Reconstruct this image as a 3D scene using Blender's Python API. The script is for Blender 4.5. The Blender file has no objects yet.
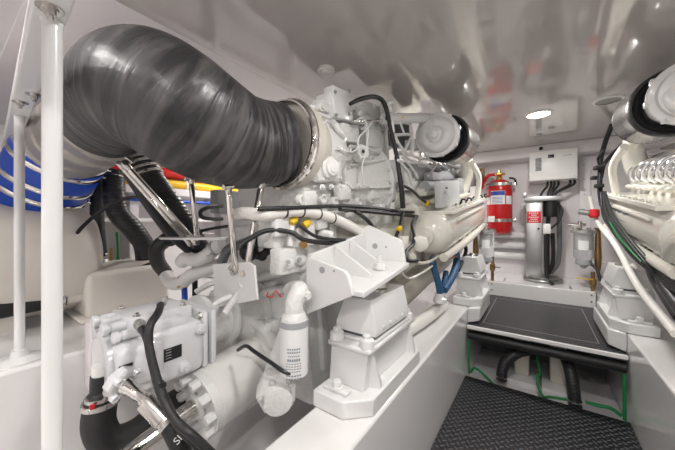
import bpy, bmesh, math, random
from mathutils import Vector, Matrix
random.seed(4)
D = bpy.data
scene = bpy.context.scene
COL = scene.collection
R = math.radians
V = Vector

# ------------------------------------------------------------------ camera
cam_d = D.cameras.new('camera')
cam = D.objects.new('camera', cam_d); COL.objects.link(cam)
cam_d.sensor_width = 36; cam_d.lens = 15.2; cam_d.clip_start = 0.02
cam_d.shift_y = -0.0044
cam.location = (0, 0, 1.3)
cam.rotation_euler = (R(90), 0, R(35.2))
scene.camera = cam
# ------------------------------------------------------------------ world and exposure
w = D.worlds.new('world'); scene.world = w; w.use_nodes = True
w.node_tree.nodes['Background'].inputs[0].default_value = (.9, .93, 1, 1)
w.node_tree.nodes['Background'].inputs[1].default_value = 0.1
scene.view_settings.view_transform = 'Standard'
scene.view_settings.look = 'None'
scene.view_settings.exposure = 0.40
scene.view_settings.gamma = 1
scene.view_settings.use_curve_mapping = False
# ------------------------------------------------------------------ downlights (disc, light): far-aisle one visible, most others unseen and added for light
LIGHT_POWER = 8.5
LIGHT_SPOTS = [(-2.35, 1.9, 1.1), (-2.35, 3.6, .8), (0.0, 3.16, 1.8), (-0.02, 0.75, 1.2), (-0.9, -0.6, 1.0), (0.3, -0.6, 1.7), (-1.3, -0.35, .5), (-1.3, 4.0, 1.0), (1.3, 0.9, 1.0), (2.2, 3.1, 1.0), (-1.35, -0.95, 1.0)]

# ------------------------------------------------------------------ materials
def mat(name, col, rough=.4, metal=0, bump=0, bscale=40, var=0, coat=0, emit=0, trans=0, ior=1.45):
    m = D.materials.new(name); m.use_nodes = True
    nt = m.node_tree; b = nt.nodes['Principled BSDF']
    b.inputs['Base Color'].default_value = (*col, 1)
    b.inputs['Roughness'].default_value = rough
    b.inputs['Metallic'].default_value = metal
    b.inputs['Coat Weight'].default_value = coat
    b.inputs['Coat Roughness'].default_value = .08
    b.inputs['Transmission Weight'].default_value = trans
    b.inputs['IOR'].default_value = ior
    if emit:
        b.inputs['Emission Color'].default_value = (1, .97, .92, 1)
        b.inputs['Emission Strength'].default_value = emit
    if bump or var:
        tc = nt.nodes.new('ShaderNodeTexCoord')
        n = nt.nodes.new('ShaderNodeTexNoise'); n.inputs['Scale'].default_value = bscale
        n.inputs['Detail'].default_value = 4
        nt.links.new(tc.outputs['Object'], n.inputs['Vector'])
        if bump:
            bp = nt.nodes.new('ShaderNodeBump'); bp.inputs['Strength'].default_value = bump
            bp.inputs['Distance'].default_value = .01
            nt.links.new(n.outputs['Fac'], bp.inputs['Height'])
            nt.links.new(bp.outputs['Normal'], b.inputs['Normal'])
        if var:
            mx = nt.nodes.new('ShaderNodeMix'); mx.data_type = 'RGBA'
            mx.inputs['A'].default_value = (*[c * (1 - var) for c in col], 1)
            mx.inputs['B'].default_value = (*[min(1, c * (1 + var)) for c in col], 1)
            nt.links.new(n.outputs['Fac'], mx.inputs['Factor'])
            nt.links.new(mx.outputs['Result'], b.inputs['Base Color'])
    return m

def wave_bump(m, scale, direction, strength, dist=.004, distort=2.0):
    nt = m.node_tree; b = nt.nodes['Principled BSDF']
    tc = nt.nodes.new('ShaderNodeTexCoord'); wv = nt.nodes.new('ShaderNodeTexWave')
    wv.bands_direction = direction; wv.inputs['Scale'].default_value = scale
    wv.inputs['Distortion'].default_value = distort; wv.inputs['Detail'].default_value = 3
    bp = nt.nodes.new('ShaderNodeBump'); bp.inputs['Strength'].default_value = strength
    bp.inputs['Distance'].default_value = dist
    nt.links.new(tc.outputs['Object'], wv.inputs['Vector'])
    nt.links.new(wv.outputs['Fac'], bp.inputs['Height'])
    nt.links.new(bp.outputs['Normal'], b.inputs['Normal'])
    return m

WHITE = mat('white gloss enamel', (.76, .755, .75), .28, coat=.3, bump=.06, bscale=18)
CAST = mat('white painted casting', (.73, .725, .71), .33, coat=.35, bump=.6, bscale=55)
CREAM = mat('cream engine paint', (.72, .70, .63), .26, coat=.4, bump=.12, bscale=25)
BEIGE = mat('beige primer painted metal', (.60, .57, .50), .38, coat=.2, bump=.2, bscale=30)
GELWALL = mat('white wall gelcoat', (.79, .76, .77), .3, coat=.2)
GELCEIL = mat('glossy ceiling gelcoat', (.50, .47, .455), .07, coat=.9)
GELSTR = mat('white stringer gelcoat', (.79, .775, .77), .12, coat=.6)
BILGE = mat('grey white bilge paint', (.62, .60, .60), .3, coat=.3)
TANKW = mat('ivory fibreglass', (.80, .76, .70), .3, coat=.4)
GREYM = mat('grey enclosure paint', (.36, .37, .38), .35)
DGREY = mat('dark grey paint', (.13, .135, .14), .4)
STEEL = mat('stainless steel', (.62, .60, .57), .22, metal=1, bump=.04, bscale=60)
POLISH = mat('polished steel', (.72, .70, .67), .1, metal=1)
BRUSH = mat('brushed stainless plate', (.52, .52, .52), .35, metal=1, bump=.05, bscale=90)
CHROME = mat('chrome', (.8, .8, .83), .06, metal=1)
BRONZE = mat('bronze fitting', (.38, .24, .10), .35, metal=1, var=.3, bscale=30)
BRASS = mat('brass', (.70, .46, .14), .25, metal=1)
BLACK = mat('black rubber', (.018, .018, .019), .42, bump=.25, bscale=70)
BLACKP = mat('black plastic', (.012, .012, .013), .35)
HOSE = wave_bump(mat('black corrugated hose', (.022, .022, .024), .4), 14, 'Z', .5, .004, .3)
BLUE = mat('blue silicone hose', (.012, .075, .50), .35, bump=.1, bscale=30)
BLUEH = mat('blue fabric hose', (.03, .10, .22), .5, bump=.3, bscale=90)
WRAPS = wave_bump(mat('silver wrap', (.50, .475, .45), .38, metal=.6), 3.0, 'DIAGONAL', .8, .02, 6)
RED = mat('red enamel', (.55, .012, .014), .22, coat=.5)
REDP = mat('red plastic', (.62, .02, .03), .4)
YEL = mat('yellow pipe', (.80, .48, .02), .4)
YELC = mat('yellow plastic', (.75, .50, .02), .4)
GREEN = mat('green insulated wire', (.01, .20, .06), .45)
ORANGE = mat('orange wire', (.7, .12, .02), .4)
PLASTIC = mat('white plastic', (.82, .81, .79), .35)
LABELW = mat('white label', (.85, .85, .84), .5)
LABELB = mat('blue print', (.03, .07, .35), .5)
INK = mat('grey print', (.22, .24, .28), .5)
GLASS = mat('clear filter bowl', (.93, .95, .97), .04, trans=.9, ior=1.2)
LAMP = mat('lamp diffuser', (1, 1, 1), .4, emit=22)
REFLDISC = mat('grey ceiling reflection', (.30, .29, .28), .35)  # grey of the disc that paints a reflection on the ceiling
GREYBOX = mat('light grey enclosure', (.50, .51, .51), .35)
GREYL = mat('light grey cover', (.56, .56, .55), .35)
WHITEG = mat('warm white gloss sleeve', (.78, .765, .74), .12, coat=.8)
CASTW = mat('bright white pump casting', (.72, .725, .74), .28, coat=.4, bump=.05, bscale=45)
STEELB = mat('dull steel', (.50, .50, .49), .4, metal=.8)
DSTEEL = mat('dark stainless ring', (.30, .30, .29), .35, metal=.9)
BLACKM = mat('matt black hose', (.02, .02, .021), .55, bump=.15, bscale=50)
REDD = mat('dull red edge', (.35, .08, .05), .5)
LOOM = mat('white cable loom', (.78, .76, .72), .45, bump=.2, bscale=80)

# insulated exhaust wrap: charcoal tape with overlapping turns and streaks
def make_wrap():
    m = D.materials.new('charcoal exhaust wrap'); m.use_nodes = True
    nt = m.node_tree; N = nt.nodes; L = nt.links; b = N['Principled BSDF']
    tc = N.new('ShaderNodeTexCoord')
    mp = N.new('ShaderNodeMapping'); mp.inputs['Scale'].default_value = (1, 1, 1)
    L.new(tc.outputs['UV'], mp.inputs['Vector'])
    # uv: x along the tube (metres), y around
    w1 = N.new('ShaderNodeTexWave'); w1.bands_direction = 'X'; w1.inputs['Scale'].default_value = 5.5
    w1.inputs['Distortion'].default_value = 3.5; w1.inputs['Detail'].default_value = 3; w1.inputs['Detail Scale'].default_value = 1.4
    w1.wave_profile = 'SAW'
    L.new(mp.outputs['Vector'], w1.inputs['Vector'])
    mp2 = N.new('ShaderNodeMapping'); mp2.inputs['Scale'].default_value = (42, 3.4, 1); mp2.inputs['Rotation'].default_value = (0, 0, R(7))
    L.new(tc.outputs['UV'], mp2.inputs['Vector'])
    n = N.new('ShaderNodeTexNoise'); n.inputs['Scale'].default_value = 1; n.inputs['Detail'].default_value = 6
    n.inputs['Distortion'].default_value = .6
    L.new(mp2.outputs['Vector'], n.inputs['Vector'])
    ramp = N.new('ShaderNodeValToRGB')
    ramp.color_ramp.elements[0].position = .44; ramp.color_ramp.elements[0].color = (.018, .018, .020, 1)
    ramp.color_ramp.elements[1].position = .66; ramp.color_ramp.elements[1].color = (.095, .09, .09, 1)
    L.new(n.outputs['Fac'], ramp.inputs['Fac']); L.new(ramp.outputs['Color'], b.inputs['Base Color'])
    add = N.new('ShaderNodeMath'); add.operation = 'ADD'
    mu = N.new('ShaderNodeMath'); mu.operation = 'MULTIPLY'; mu.inputs[1].default_value = .8
    L.new(n.outputs['Fac'], mu.inputs[0]); L.new(w1.outputs['Fac'], add.inputs[0]); L.new(mu.outputs[0], add.inputs[1])
    bp = N.new('ShaderNodeBump'); bp.inputs['Strength'].default_value = .8; bp.inputs['Distance'].default_value = .010
    L.new(add.outputs[0], bp.inputs['Height']); L.new(bp.outputs['Normal'], b.inputs['Normal'])
    b.inputs['Roughness'].default_value = .36; b.inputs['Specular IOR Level'].default_value = .6
    return m
WRAP = make_wrap()

# raised diamond tread plate
def make_tread():
    m = D.materials.new('black diamond tread plate'); m.use_nodes = True
    nt = m.node_tree; N = nt.nodes; L = nt.links; b = N['Principled BSDF']
    def M(op, a, c=None):
        n = N.new('ShaderNodeMath'); n.operation = op
        for i, x in enumerate((a, c)):
            if x is None: continue
            if isinstance(x, (int, float)): n.inputs[i].default_value = x
            else: L.new(x, n.inputs[i])
        return n.outputs[0]
    tc = N.new('ShaderNodeTexCoord'); mp = N.new('ShaderNodeMapping')
    mp.inputs['Rotation'].default_value = (0, 0, R(45)); mp.inputs['Scale'].default_value = (30, 30, 30)
    L.new(tc.outputs['Object'], mp.inputs['Vector'])
    sp = N.new('ShaderNodeSeparateXYZ'); L.new(mp.outputs['Vector'], sp.inputs[0])
    x, y = sp.outputs[0], sp.outputs[1]
    fx, fy = M('FLOOR', x), M('FLOOR', y)
    lx, ly = M('SUBTRACT', M('SUBTRACT', x, fx), .5), M('SUBTRACT', M('SUBTRACT', y, fy), .5)
    par = M('ABSOLUTE', M('MODULO', M('ADD', fx, fy), 2))
    inv = M('SUBTRACT', 1, par)
    px = M('ADD', M('MULTIPLY', lx, par), M('MULTIPLY', ly, inv))
    py = M('ADD', M('MULTIPLY', ly, par), M('MULTIPLY', lx, inv))
    e = M('ADD', M('POWER', M('DIVIDE', px, .5), 2), M('POWER', M('DIVIDE', py, .2), 2))
    h = M('MAXIMUM', M('SUBTRACT', 1, e), 0)
    hh = M('POWER', h, .5)
    bp = N.new('ShaderNodeBump'); bp.inputs['Strength'].default_value = 1; bp.inputs['Distance'].default_value = .003
    L.new(hh, bp.inputs['Height']); L.new(bp.outputs['Normal'], b.inputs['Normal'])
    mx = N.new('ShaderNodeMix'); mx.data_type = 'RGBA'
    mx.inputs['A'].default_value = (.010, .010, .012, 1); mx.inputs['B'].default_value = (.10, .10, .11, 1)
    L.new(hh, mx.inputs['Factor']); L.new(mx.outputs['Result'], b.inputs['Base Color'])
    b.inputs['Roughness'].default_value = .38
    return m
TREAD = make_tread()

# ------------------------------------------------------------------ place helper: pixel + real plane -> point in the room
_s, _c = math.sin(R(35.2)), math.cos(R(35.2))
def P(u, v, X=None, Y=None, Z=None, t=None):
    a = (u - 337.5) / 285
    d = V((-_s + _c * a, _c + _s * a, (222 - v) / 285))
    if X is not None: t = X / d.x
    elif Y is not None: t = Y / d.y
    elif Z is not None: t = (Z - 1.3) / d.z
    return V((d.x * t, d.y * t, d.z * t + 1.3))

# ------------------------------------------------------------------ mesh helpers
def frame(d):
    d = V(d).normalized()
    up = V((0, 0, 1)) if abs(d.z) < .95 else V((1, 0, 0))
    a = d.cross(up).normalized(); return d, a, a.cross(d).normalized()

TILT = Matrix.Rotation(R(7), 3, 'X')
class MB:
    def __init__(s): s.bm = bmesh.new(); s.uv = None
    def box(s, lo, hi, bev=0, rot=None, seg=2):
        lo, hi = V(lo), V(hi); c = (lo + hi) / 2; h = (hi - lo) / 2
        tmp = bmesh.new(); bmesh.ops.create_cube(tmp, size=2)
        for v in tmp.verts: v.co = V((v.co.x * h.x, v.co.y * h.y, v.co.z * h.z))
        if bev: bmesh.ops.bevel(tmp, geom=tmp.edges[:], offset=min(bev, .45 * 2 * min(h)), segments=seg, affect='EDGES', profile=.5)
        for v in tmp.verts: v.co = (rot @ v.co if rot else v.co) + c
        s.merge(tmp); return s
    def merge(s, tmp):
        me = D.meshes.new('tmp'); tmp.to_mesh(me); tmp.free(); s.bm.from_mesh(me); D.meshes.remove(me)
    def lathe(s, p, d, prof, seg=32, caps=True):
        d, a, b = frame(d); p = V(p); rings = []
        for (q, r) in prof:
            rings.append([s.bm.verts.new(p + d * q + (a * math.cos(t) + b * math.sin(t)) * max(r, .0004)) for t in [2 * math.pi * i / seg for i in range(seg)]])
        for i in range(len(rings) - 1):
            for j in range(seg):
                k = (j + 1) % seg
                s.bm.faces.new((rings[i][j], rings[i][k], rings[i + 1][k], rings[i + 1][j]))
        if caps: s.bm.faces.new(rings[0][::-1]); s.bm.faces.new(rings[-1])
        return s
    def cyl(s, p0, p1, r, r1=None, seg=24, bev=0):
        p0, p1 = V(p0), V(p1); L = (p1 - p0).length; r1 = r if r1 is None else r1
        prof = [(0, r), (L, r1)] if not bev else [(0, r - bev), (bev * .3, r - bev * .3), (bev, r), (L - bev, r1), (L - bev * .3, r1 - bev * .3), (L, r1 - bev)]
        return s.lathe(p0, p1 - p0, prof, seg)
    def tube(s, pts, r, seg=12, smooth=True, n=6, uv=False, caps=True):
        pts = [V(p) for p in pts]; rs = list(r) if hasattr(r, '__len__') else [r] * len(pts)
        if smooth and len(pts) > 2:
            P2, R2 = [], []
            for i in range(len(pts) - 1):
                p0 = pts[max(i - 1, 0)]; p1 = pts[i]; p2 = pts[i + 1]; p3 = pts[min(i + 2, len(pts) - 1)]
                for k in range(n):
                    t = k / n
                    P2.append(.5 * ((2 * p1) + (p2 - p0) * t + (2 * p0 - 5 * p1 + 4 * p2 - p3) * t * t + (3 * p1 - p0 - 3 * p2 + p3) * t ** 3))
                    R2.append(rs[i] * (1 - t) + rs[i + 1] * t)
            P2.append(pts[-1]); R2.append(rs[-1]); pts, rs = P2, R2
        if uv and s.uv is None: s.uv = s.bm.loops.layers.uv.new('UVMap')
        tang = []
        for i in range(len(pts)):
            a = pts[max(i - 1, 0)]; b = pts[min(i + 1, len(pts) - 1)]; tang.append((b - a).normalized())
        d, a, b = frame(tang[0]); rings = []; lens = [0]
        for i, p in enumerate(pts):
            if i:
                lens.append(lens[-1] + (p - pts[i - 1]).length)
                q = tang[i - 1].rotation_difference(tang[i]); a = q @ a
            a = (a - tang[i] * a.dot(tang[i])).normalized(); b = a.cross(tang[i])
            rings.append([s.bm.verts.new(p + (a * math.cos(t) + b * math.sin(t)) * rs[i]) for t in [2 * math.pi * j / seg for j in range(seg)]])
        for i in range(len(rings) - 1):
            for j in range(seg):
                k = (j + 1) % seg
                f = s.bm.faces.new((rings[i][j], rings[i + 1][j], rings[i + 1][k], rings[i][k]))
                if uv:
                    for lp, (A, B) in zip(f.loops, ((lens[i], j), (lens[i + 1], j), (lens[i + 1], j + 1), (lens[i], j + 1))):
                        lp[s.uv].uv = (A, B / seg * 1.3)
        if caps:
            s.bm.faces.new(rings[0]); s.bm.faces.new(rings[-1][::-1])
        return s
    def slab(s, pts, ext):
        ext = V(ext); A = [s.bm.verts.new(V(p)) for p in pts]; B = [s.bm.verts.new(V(p) + ext) for p in pts]
        n = len(A); s.bm.faces.new(A); s.bm.faces.new(B[::-1])
        for i in range(n): s.bm.faces.new((A[i], B[i], B[(i + 1) % n], A[(i + 1) % n]))
        return s
    def bolt(s, p, d, r=.012, h=.012, washer=True):
        d = V(d).normalized()
        if washer: s.lathe(p, d, [(0, r * 1.5), (.003, r * 1.5)], 14)
        s.lathe(V(p) + d * .003, d, [(0, r), (h * .85, r), (h, r * .8)], 6); return s
    def ring(s, p, d, R_, r, seg=36, rs=8):
        d, a, b = frame(d); p = V(p); vs = []
        for i in range(seg):
            t = 2 * math.pi * i / seg; e = a * math.cos(t) + b * math.sin(t)
            vs.append([s.bm.verts.new(p + e * (R_ + r * math.cos(q)) + d * r * math.sin(q)) for q in [2 * math.pi * j / rs for j in range(rs)]])
        for i in range(seg):
            for j in range(rs):
                s.bm.faces.new((vs[i][j], vs[(i + 1) % seg][j], vs[(i + 1) % seg][(j + 1) % rs], vs[i][(j + 1) % rs]))
        return s
    def ball(s, p, r, sx=1, sy=1, sz=1, seg=20):
        tmp = bmesh.new(); bmesh.ops.create_uvsphere(tmp, u_segments=seg, v_segments=seg // 2 + 2, radius=1)
        for v in tmp.verts: v.co = V(p) + V((v.co.x * r * sx, v.co.y * r * sy, v.co.z * r * sz))
        s.merge(tmp); return s
    def out(s, name, m, parent=None, bevel=0, **kw):
        bm = s.bm
        bmesh.ops.recalc_face_normals(bm, faces=bm.faces[:])
        for f in bm.faces: f.smooth = True
        for e in bm.edges:
            if len(e.link_faces) != 2 or e.calc_face_angle(0) > R(34): e.smooth = False
        xs = [v.co for v in bm.verts]
        lo = V([min(c[i] for c in xs) for i in range(3)]); hi = V([max(c[i] for c in xs) for i in range(3)])
        o0 = V(((lo.x + hi.x) / 2, (lo.y + hi.y) / 2, lo.z))
        for v in bm.verts: v.co -= o0
        me = D.meshes.new(name); bm.to_mesh(me); bm.free()
        me.materials.append(m)
        o = D.objects.new(name, me); COL.objects.link(o)
        wp = V((0, 0, 0)); q = parent
        while q is not None: wp += q.location; q = q.parent
        o.location = o0 - wp
        if parent is not None: o.parent = parent
        if bevel:
            md = o.modifiers.new('bevel', 'BEVEL'); md.width = bevel; md.segments = 2; md.limit_method = 'ANGLE'; md.angle_limit = R(40)
        for k, x in kw.items(): o[k] = x
        return o

def thing(name, label, cat, loc, group=None):
    o = D.objects.new(name, None); COL.objects.link(o); o.location = loc; o.empty_display_size = .05
    o['label'] = label; o['category'] = cat
    if group: o['group'] = group
    return o
def tag(o, label, cat, group=None):
    o['label'] = label; o['category'] = cat
    if group: o['group'] = group
    return o
def struct(o): o['kind'] = 'structure'; return o

def sidebox(u0, v0, u1, v1, X, dep, bev=.006, sx=-1):
    """box whose aisle-side face lies on the plane X"""
    a = P(u0, v0, X=X); b = P(u1, v1, X=X); um = (u0 + u1) / 2
    a.z = P(um, v0, X=X).z; b.z = P(um, v1, X=X).z
    lo = V((min(X, X + sx * dep), min(a.y, b.y), min(a.z, b.z))); hi = V((max(X, X + sx * dep), max(a.y, b.y), max(a.z, b.z)))
    return lo, hi
def facebox(u0, v0, u1, v1, Y, dep):
    a = P(u0, v0, Y=Y); b = P(u1, v1, Y=Y); m = P((u0 + u1) / 2, v0, Y=Y).z; n = P((u0 + u1) / 2, v1, Y=Y).z
    return V((a.x, Y, min(m, n))), V((b.x, Y + dep, max(m, n)))

# ================================================================== SETTING
CZ = 2.28
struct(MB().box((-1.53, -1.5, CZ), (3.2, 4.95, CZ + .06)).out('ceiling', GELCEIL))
struct(MB().slab([(-1.53, -1.5, CZ + .001), (-1.53, 4.72, CZ + .001), (-3.12, 4.72, 1.98), (-3.12, -1.5, 1.98)], (0, 0, .08)).out('ceiling_outboard', GELWALL))
struct(MB().box((-3.2, 4.72, -.5), (3.2, 4.78, CZ)).out('wall_far', GELWALL))
struct(MB().box((-3.2, 4.45, 2.135), (3.2, 4.72, CZ)).out('trim_1', GELWALL, bevel=.008))
struct(MB().box((-3.2, -1.5, -.5), (3.2, -1.45, CZ)).out('wall_near', GELWALL))
struct(MB().box((-3.15, -1.45, -.5), (-3.09, 4.72, CZ)).out('wall_left', GELWALL))
struct(MB().box((3.09, -1.45, -.5), (3.15, 4.72, CZ)).out('wall_right', GELWALL))
# hull bottom on both sides, bilge
struct(MB().slab([(-3.1, -1.45, .42), (-.75, -1.45, .04), (-.75, 4.72, .04), (-3.1, 4.72, .42)], (0, 0, -.05)).out('floor_bilge_left', BILGE))
struct(MB().slab([(3.1, -1.45, .42), (.74, -1.45, .04), (.74, 4.72, .04), (3.1, 4.72, .42)], (0, 0, -.05)).out('floor_bilge_right', BILGE))
# stringers carrying the engines
def stringer(x0, x1, name):
    return struct(MB().box((x0, -1.45, -.45), (x1, 4.72, .546)).out(name, GELSTR, bevel=.012))
stringer(-.75, -.51, 'trim_2'); stringer(.49, .74, 'trim_3')
# outboard shelf on the left
struct(MB().box((-3.09, -1.45, -.2), (-1.80, 4.72, .68)).out('trim_4', GELSTR, bevel=.015))
struct(MB().box((1.80, -1.45, -.2), (3.09, 4.72, .68)).out('trim_5', GELSTR, bevel=.015))
# hull frames and ledge along the left wall
struct(MB().box((-3.09, -1.3, 1.30), (-2.93, 4.7, 1.335)).box((-3.09, -1.3, 1.55), (-2.84, 4.7, 1.62)).out('trim_6', GELWALL, bevel=.008))
struct(MB().box((-3.09, .98, .68), (-2.9, 1.05, 1.56)).box((-3.09, 1.78, .68), (-2.9, 1.85, 1.56)).box((-3.09, 3.0, .68), (-2.9, 3.07, 1.56)).out('trim_7', GELWALL, bevel=.006))
# lower aisle plate, step platform
struct(MB().box((-.505, -1.45, -.03), (.485, 2.60, 0)).out('floor_lower', TREAD))
fl = struct(MB().box((-.505, 2.665, .385), (.485, 3.935, .412)).out('floor_platform', TREAD))
struct(MB().box((-.505, 2.64, .385), (.485, 2.664, .414)).out('trim_8', GELSTR, bevel=.004))
# thin steel outline of the lift-out hatch
h = MB()
for a, b in (((-.40, 2.80), (.36, 2.80)), ((.36, 2.80), (.36, 3.80)), ((.36, 3.80), (-.40, 3.80)), ((-.40, 3.80), (-.40, 2.80))):
    h.box((min(a[0], b[0]) - .003, min(a[1], b[1]) - .003, .412), (max(a[0], b[0]) + .003, max(a[1], b[1]) + .003, .4135))
hatch = h.out('hatch_seam', BRUSH); tag(hatch, 'thin metal outline of rectangular lift-out hatch in upper tread plate', 'hatch')
# ledge at the far end
struct(MB().box((-.505, 3.945, -.3), (.485, 4.72, .572)).out('trim_9', GELSTR, bevel=.01))
# well under the platform
struct(MB().box((-.505, 2.6, -.12), (.485, 3.9, -.07)).out('floor_well', GELSTR))
struct(MB().box((-.505, 3.45, -.12), (.485, 3.5, .36)).out('wall_well', DGREY))
# right hand door panel on the far wall
dp = MB(); dp.box((.42, 4.700, .63), (1.05, 4.719, 2.12), bev=.009)
struct(dp.out('door_1', GELWALL))
dq = MB()
pts = []
cx0, cx1, cz0, cz1, rr = .53, 1.2, .80, 2.03, .12
for (cx, cz, a0) in ((cx1 - rr, cz1 - rr, 0), (cx0 + rr, cz1 - rr, 90), (cx0 + rr, cz0 + rr, 180), (cx1 - rr, cz0 + rr, 270)):
    for k in range(7):
        a = R(a0 + k * 15); pts.append((cx + rr * math.cos(a), 4.698, cz + rr * math.sin(a)))
dq.tube(pts + [pts[0]], .008, 8, smooth=False); 
struct(dq.out('trim_10', GELWALL))
for k in range(8):
    db = MB(); db.lathe((.465, 4.700, .72 + k * .185), (0, -1, 0), [(0, .009), (.004, .008), (.006, .001)], 12)
    tag(db.out('panel_screw', STEEL), 'small screw in the column beside the rounded door on the far wall', 'screw', 'screws beside the far door')

# ceiling lamps
def downlight(x, y, k, label):
    CZ = 2.28 if x > -1.53 else 2.26 + (x + 1.53) * .176 - .012
    t = thing('ceiling_light', label, 'ceiling light', (x, y, CZ - .012), 'round downlights in the ceiling')
    MB().lathe((x, y, CZ - .0), (0, 0, -1), [(0, .105), (.006, .105), (.012, .098), (.012, .086), (.004, .084)], 36, caps=False).out('rim', WHITE, t)
    MB().lathe((x, y, CZ - .001), (0, 0, -1), [(0, .085), (.006, .085)], 36).out('diffuser', LAMP, t)
    ld = D.lights.new('lamp', 'AREA'); ld.shape = 'DISK'; ld.size = .17; ld.energy = LIGHT_POWER * k; ld.color = (1, .975, .945)
    lo = D.objects.new('lamp', ld); COL.objects.link(lo); lo.location = (0, 0, -.004); lo.parent = t
LBL = ['added unseen downlight outboard above the hull side pipes', 'added unseen downlight outboard beyond the left castings', 'lit round downlight in the ceiling above the far end of the aisle', 'added unseen downlight in the ceiling above the near aisle',
       'added unseen downlight in the ceiling behind the viewer to the left', 'added unseen downlight in the ceiling behind the viewer',
       'round downlight above the overhead rack at left', 'added unseen downlight behind the far end of the left engine',
       'added unseen downlight above the near end of the right engine', 'added unseen downlight outboard of the right engine',
       'added unseen downlight furthest behind the viewer on the left']
for (x, y, k), l in zip(LIGHT_SPOTS, LBL): downlight(x, y, k, l)
t = thing('ceiling_light', 'grey disc painting a round ceiling reflection above the right engine air filter', 'ceiling light', (.456, 3.12, CZ - .01))  # rimmed disc stands in for a reflection in the glossy ceiling, no lamp
MB().lathe((.456, 3.12, CZ), (0, 0, -1), [(0, .10), (.006, .098), (.012, .09), (.012, .08)], 36, caps=False).out('rim', WHITE, t)
MB().lathe((.456, 3.12, CZ), (0, 0, -1), [(0, .085), (.007, .08)], 36).out('diffuser', REFLDISC, t)
# smoke detector
p = P(326, 69, Z=CZ)
t = thing('smoke_detector', 'small round white smoke detector on the ceiling above the left gearbox', 'smoke detector', (p.x, p.y, CZ - .045))
MB().lathe((p.x, p.y, CZ), (0, 0, -1), [(0, .055), (.014, .055), (.02, .05)], 28).out('base', PLASTIC, t)
MB().lathe((p.x, p.y, CZ - .02), (0, 0, -1), [(0, .042), (.02, .038), (.027, .02)], 28).out('sensor_cap', PLASTIC, t)

# ================================================================== OVERHEAD FRAME AND POSTS (near left)
BZ = 1.3 + .475
t = thing('handrail_post', 'thick white vertical pole in the left foreground with bolted top', 'post', (-.94, .162, -.0))
MB().cyl((-.94, .162, .12), (-.94, .162, BZ - .012), .0185, seg=28).out('pole', WHITE, t)
MB().lathe((-.94, .162, BZ - .013), (0, 0, 1), [(0, .0195), (.010, .0215), (.012, .0215)], 24).out('collar', WHITE, t)
MB().lathe((-.94, .162, .11), (0, 0, 1), [(0, .06), (.012, .06), (.012, .03)], 24).out('foot_flange', WHITE, t)
t = thing('handrail_post', 'thin white vertical pole at the left edge with round foot flange on the shelf', 'post', (-1.9, .222, .68))
MB().cyl((-1.9, .222, .69), (-1.9, .222, BZ - .001), .0175, seg=24).out('pole', WHITE, t)
MB().lathe((-1.9, .222, .68), (0, 0, 1), [(0, .085), (.008, .085), (.014, .07), (.02, .03), (.05, .026)], 28).out('foot_flange', WHITE, t)
t = thing('overhead_rack', 'white bolted frame carrying grey panels overhead at upper left', 'rack', (-1.5, .2, BZ))
b = MB(); b.slab([(-.5, .155, BZ), (-3.05, .335, BZ), (-3.05, .27, BZ), (-.5, .095, BZ)], (0, 0, .045)); b.out('beam', WHITE, t, bevel=.005)
b = MB(); b.box((-3.05, -.28, BZ + .03), (-.5, .12, BZ + .042), .004); b.out('panel', GELWALL, t)
b = MB(); b.box((-3.05, -.34, BZ), (-.5, -.28, BZ + .05), .006); b.out('beam', WHITE, t)
for x in (-1.62, -1.28):
    b = MB(); b.box((x - .03, -.28, BZ + .002), (x + .03, .11, BZ + .028), .004); b.out('cross_bar', WHITE, t)
for (u, v) in ((50, 8), (17, 90), (12, 100), (3, 137)):
    p = P(u, v, Z=BZ); x = p.x; yb_ = p.y if u == 50 else .155 + (-.5 - x) * .0706 - .03 + (.018 if u == 17 else -.01 if u == 12 else 0)
    MB().lathe((x, yb_, BZ), (0, 0, -1), [(0, .024), (.003, .024), (.003, .015), (.006, .015)], 16).lathe((x, yb_, BZ - .006), (0, 0, -1), [(0, .011), (.010, .011), (.010, .006), (.02, .006)], 6).out('bolt', STEEL, t)
# ================================================================== shared builders
def clamp(mb, p, d, r, wd=.014):
    d = V(d).normalized(); mb.lathe(V(p) - d * wd / 2, d, [(0, r), (wd * .1, r + .002), (wd * .9, r + .002), (wd, r)], 28)
    _, a, b = frame(d); q = V(p) + (a * .8 - b * .6).normalized() * (r + .006)
    mb.cyl(q - a * .012, q + a * .012, .005, seg=8); return mb
def hose(name, pts, r, m, label, cat, group=None, seg=12, ends=None, n=6):
    o = tag(MB().tube(pts, r, seg, n=n).out(name, m), label, cat, group)
    if ends:
        for (p, d, mm) in ends:
            clamp(MB(), p, d, (max(r) if hasattr(r, '__len__') else r) + .001).out('hose_clamp', mm, o)
    return o
Y7 = TILT @ V((0, 1, 0)); Z7 = TILT @ V((0, 0, 1))
def T(x, y, z):      # engine coordinates: y along the crankshaft, z square to it; pivot at y=2, z=1.21
    return V((x, 2, 1.21)) + Y7 * (y - 2) + Z7 * (z - 1.21)
def tbox(mb, lo, hi, bev=.01):   # box in engine coordinates
    lo, hi = V(lo), V(hi); c = (lo + hi) / 2; h = (hi - lo) / 2; w = T(*c)
    return mb.box(w - h, w + h, bev, TILT)
def tprism(mb, prof, y0, y1):    # profile of (x, z) extruded along the crankshaft
    return mb.slab([T(x, y0, z) for x, z in prof], Y7 * (y1 - y0))

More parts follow.
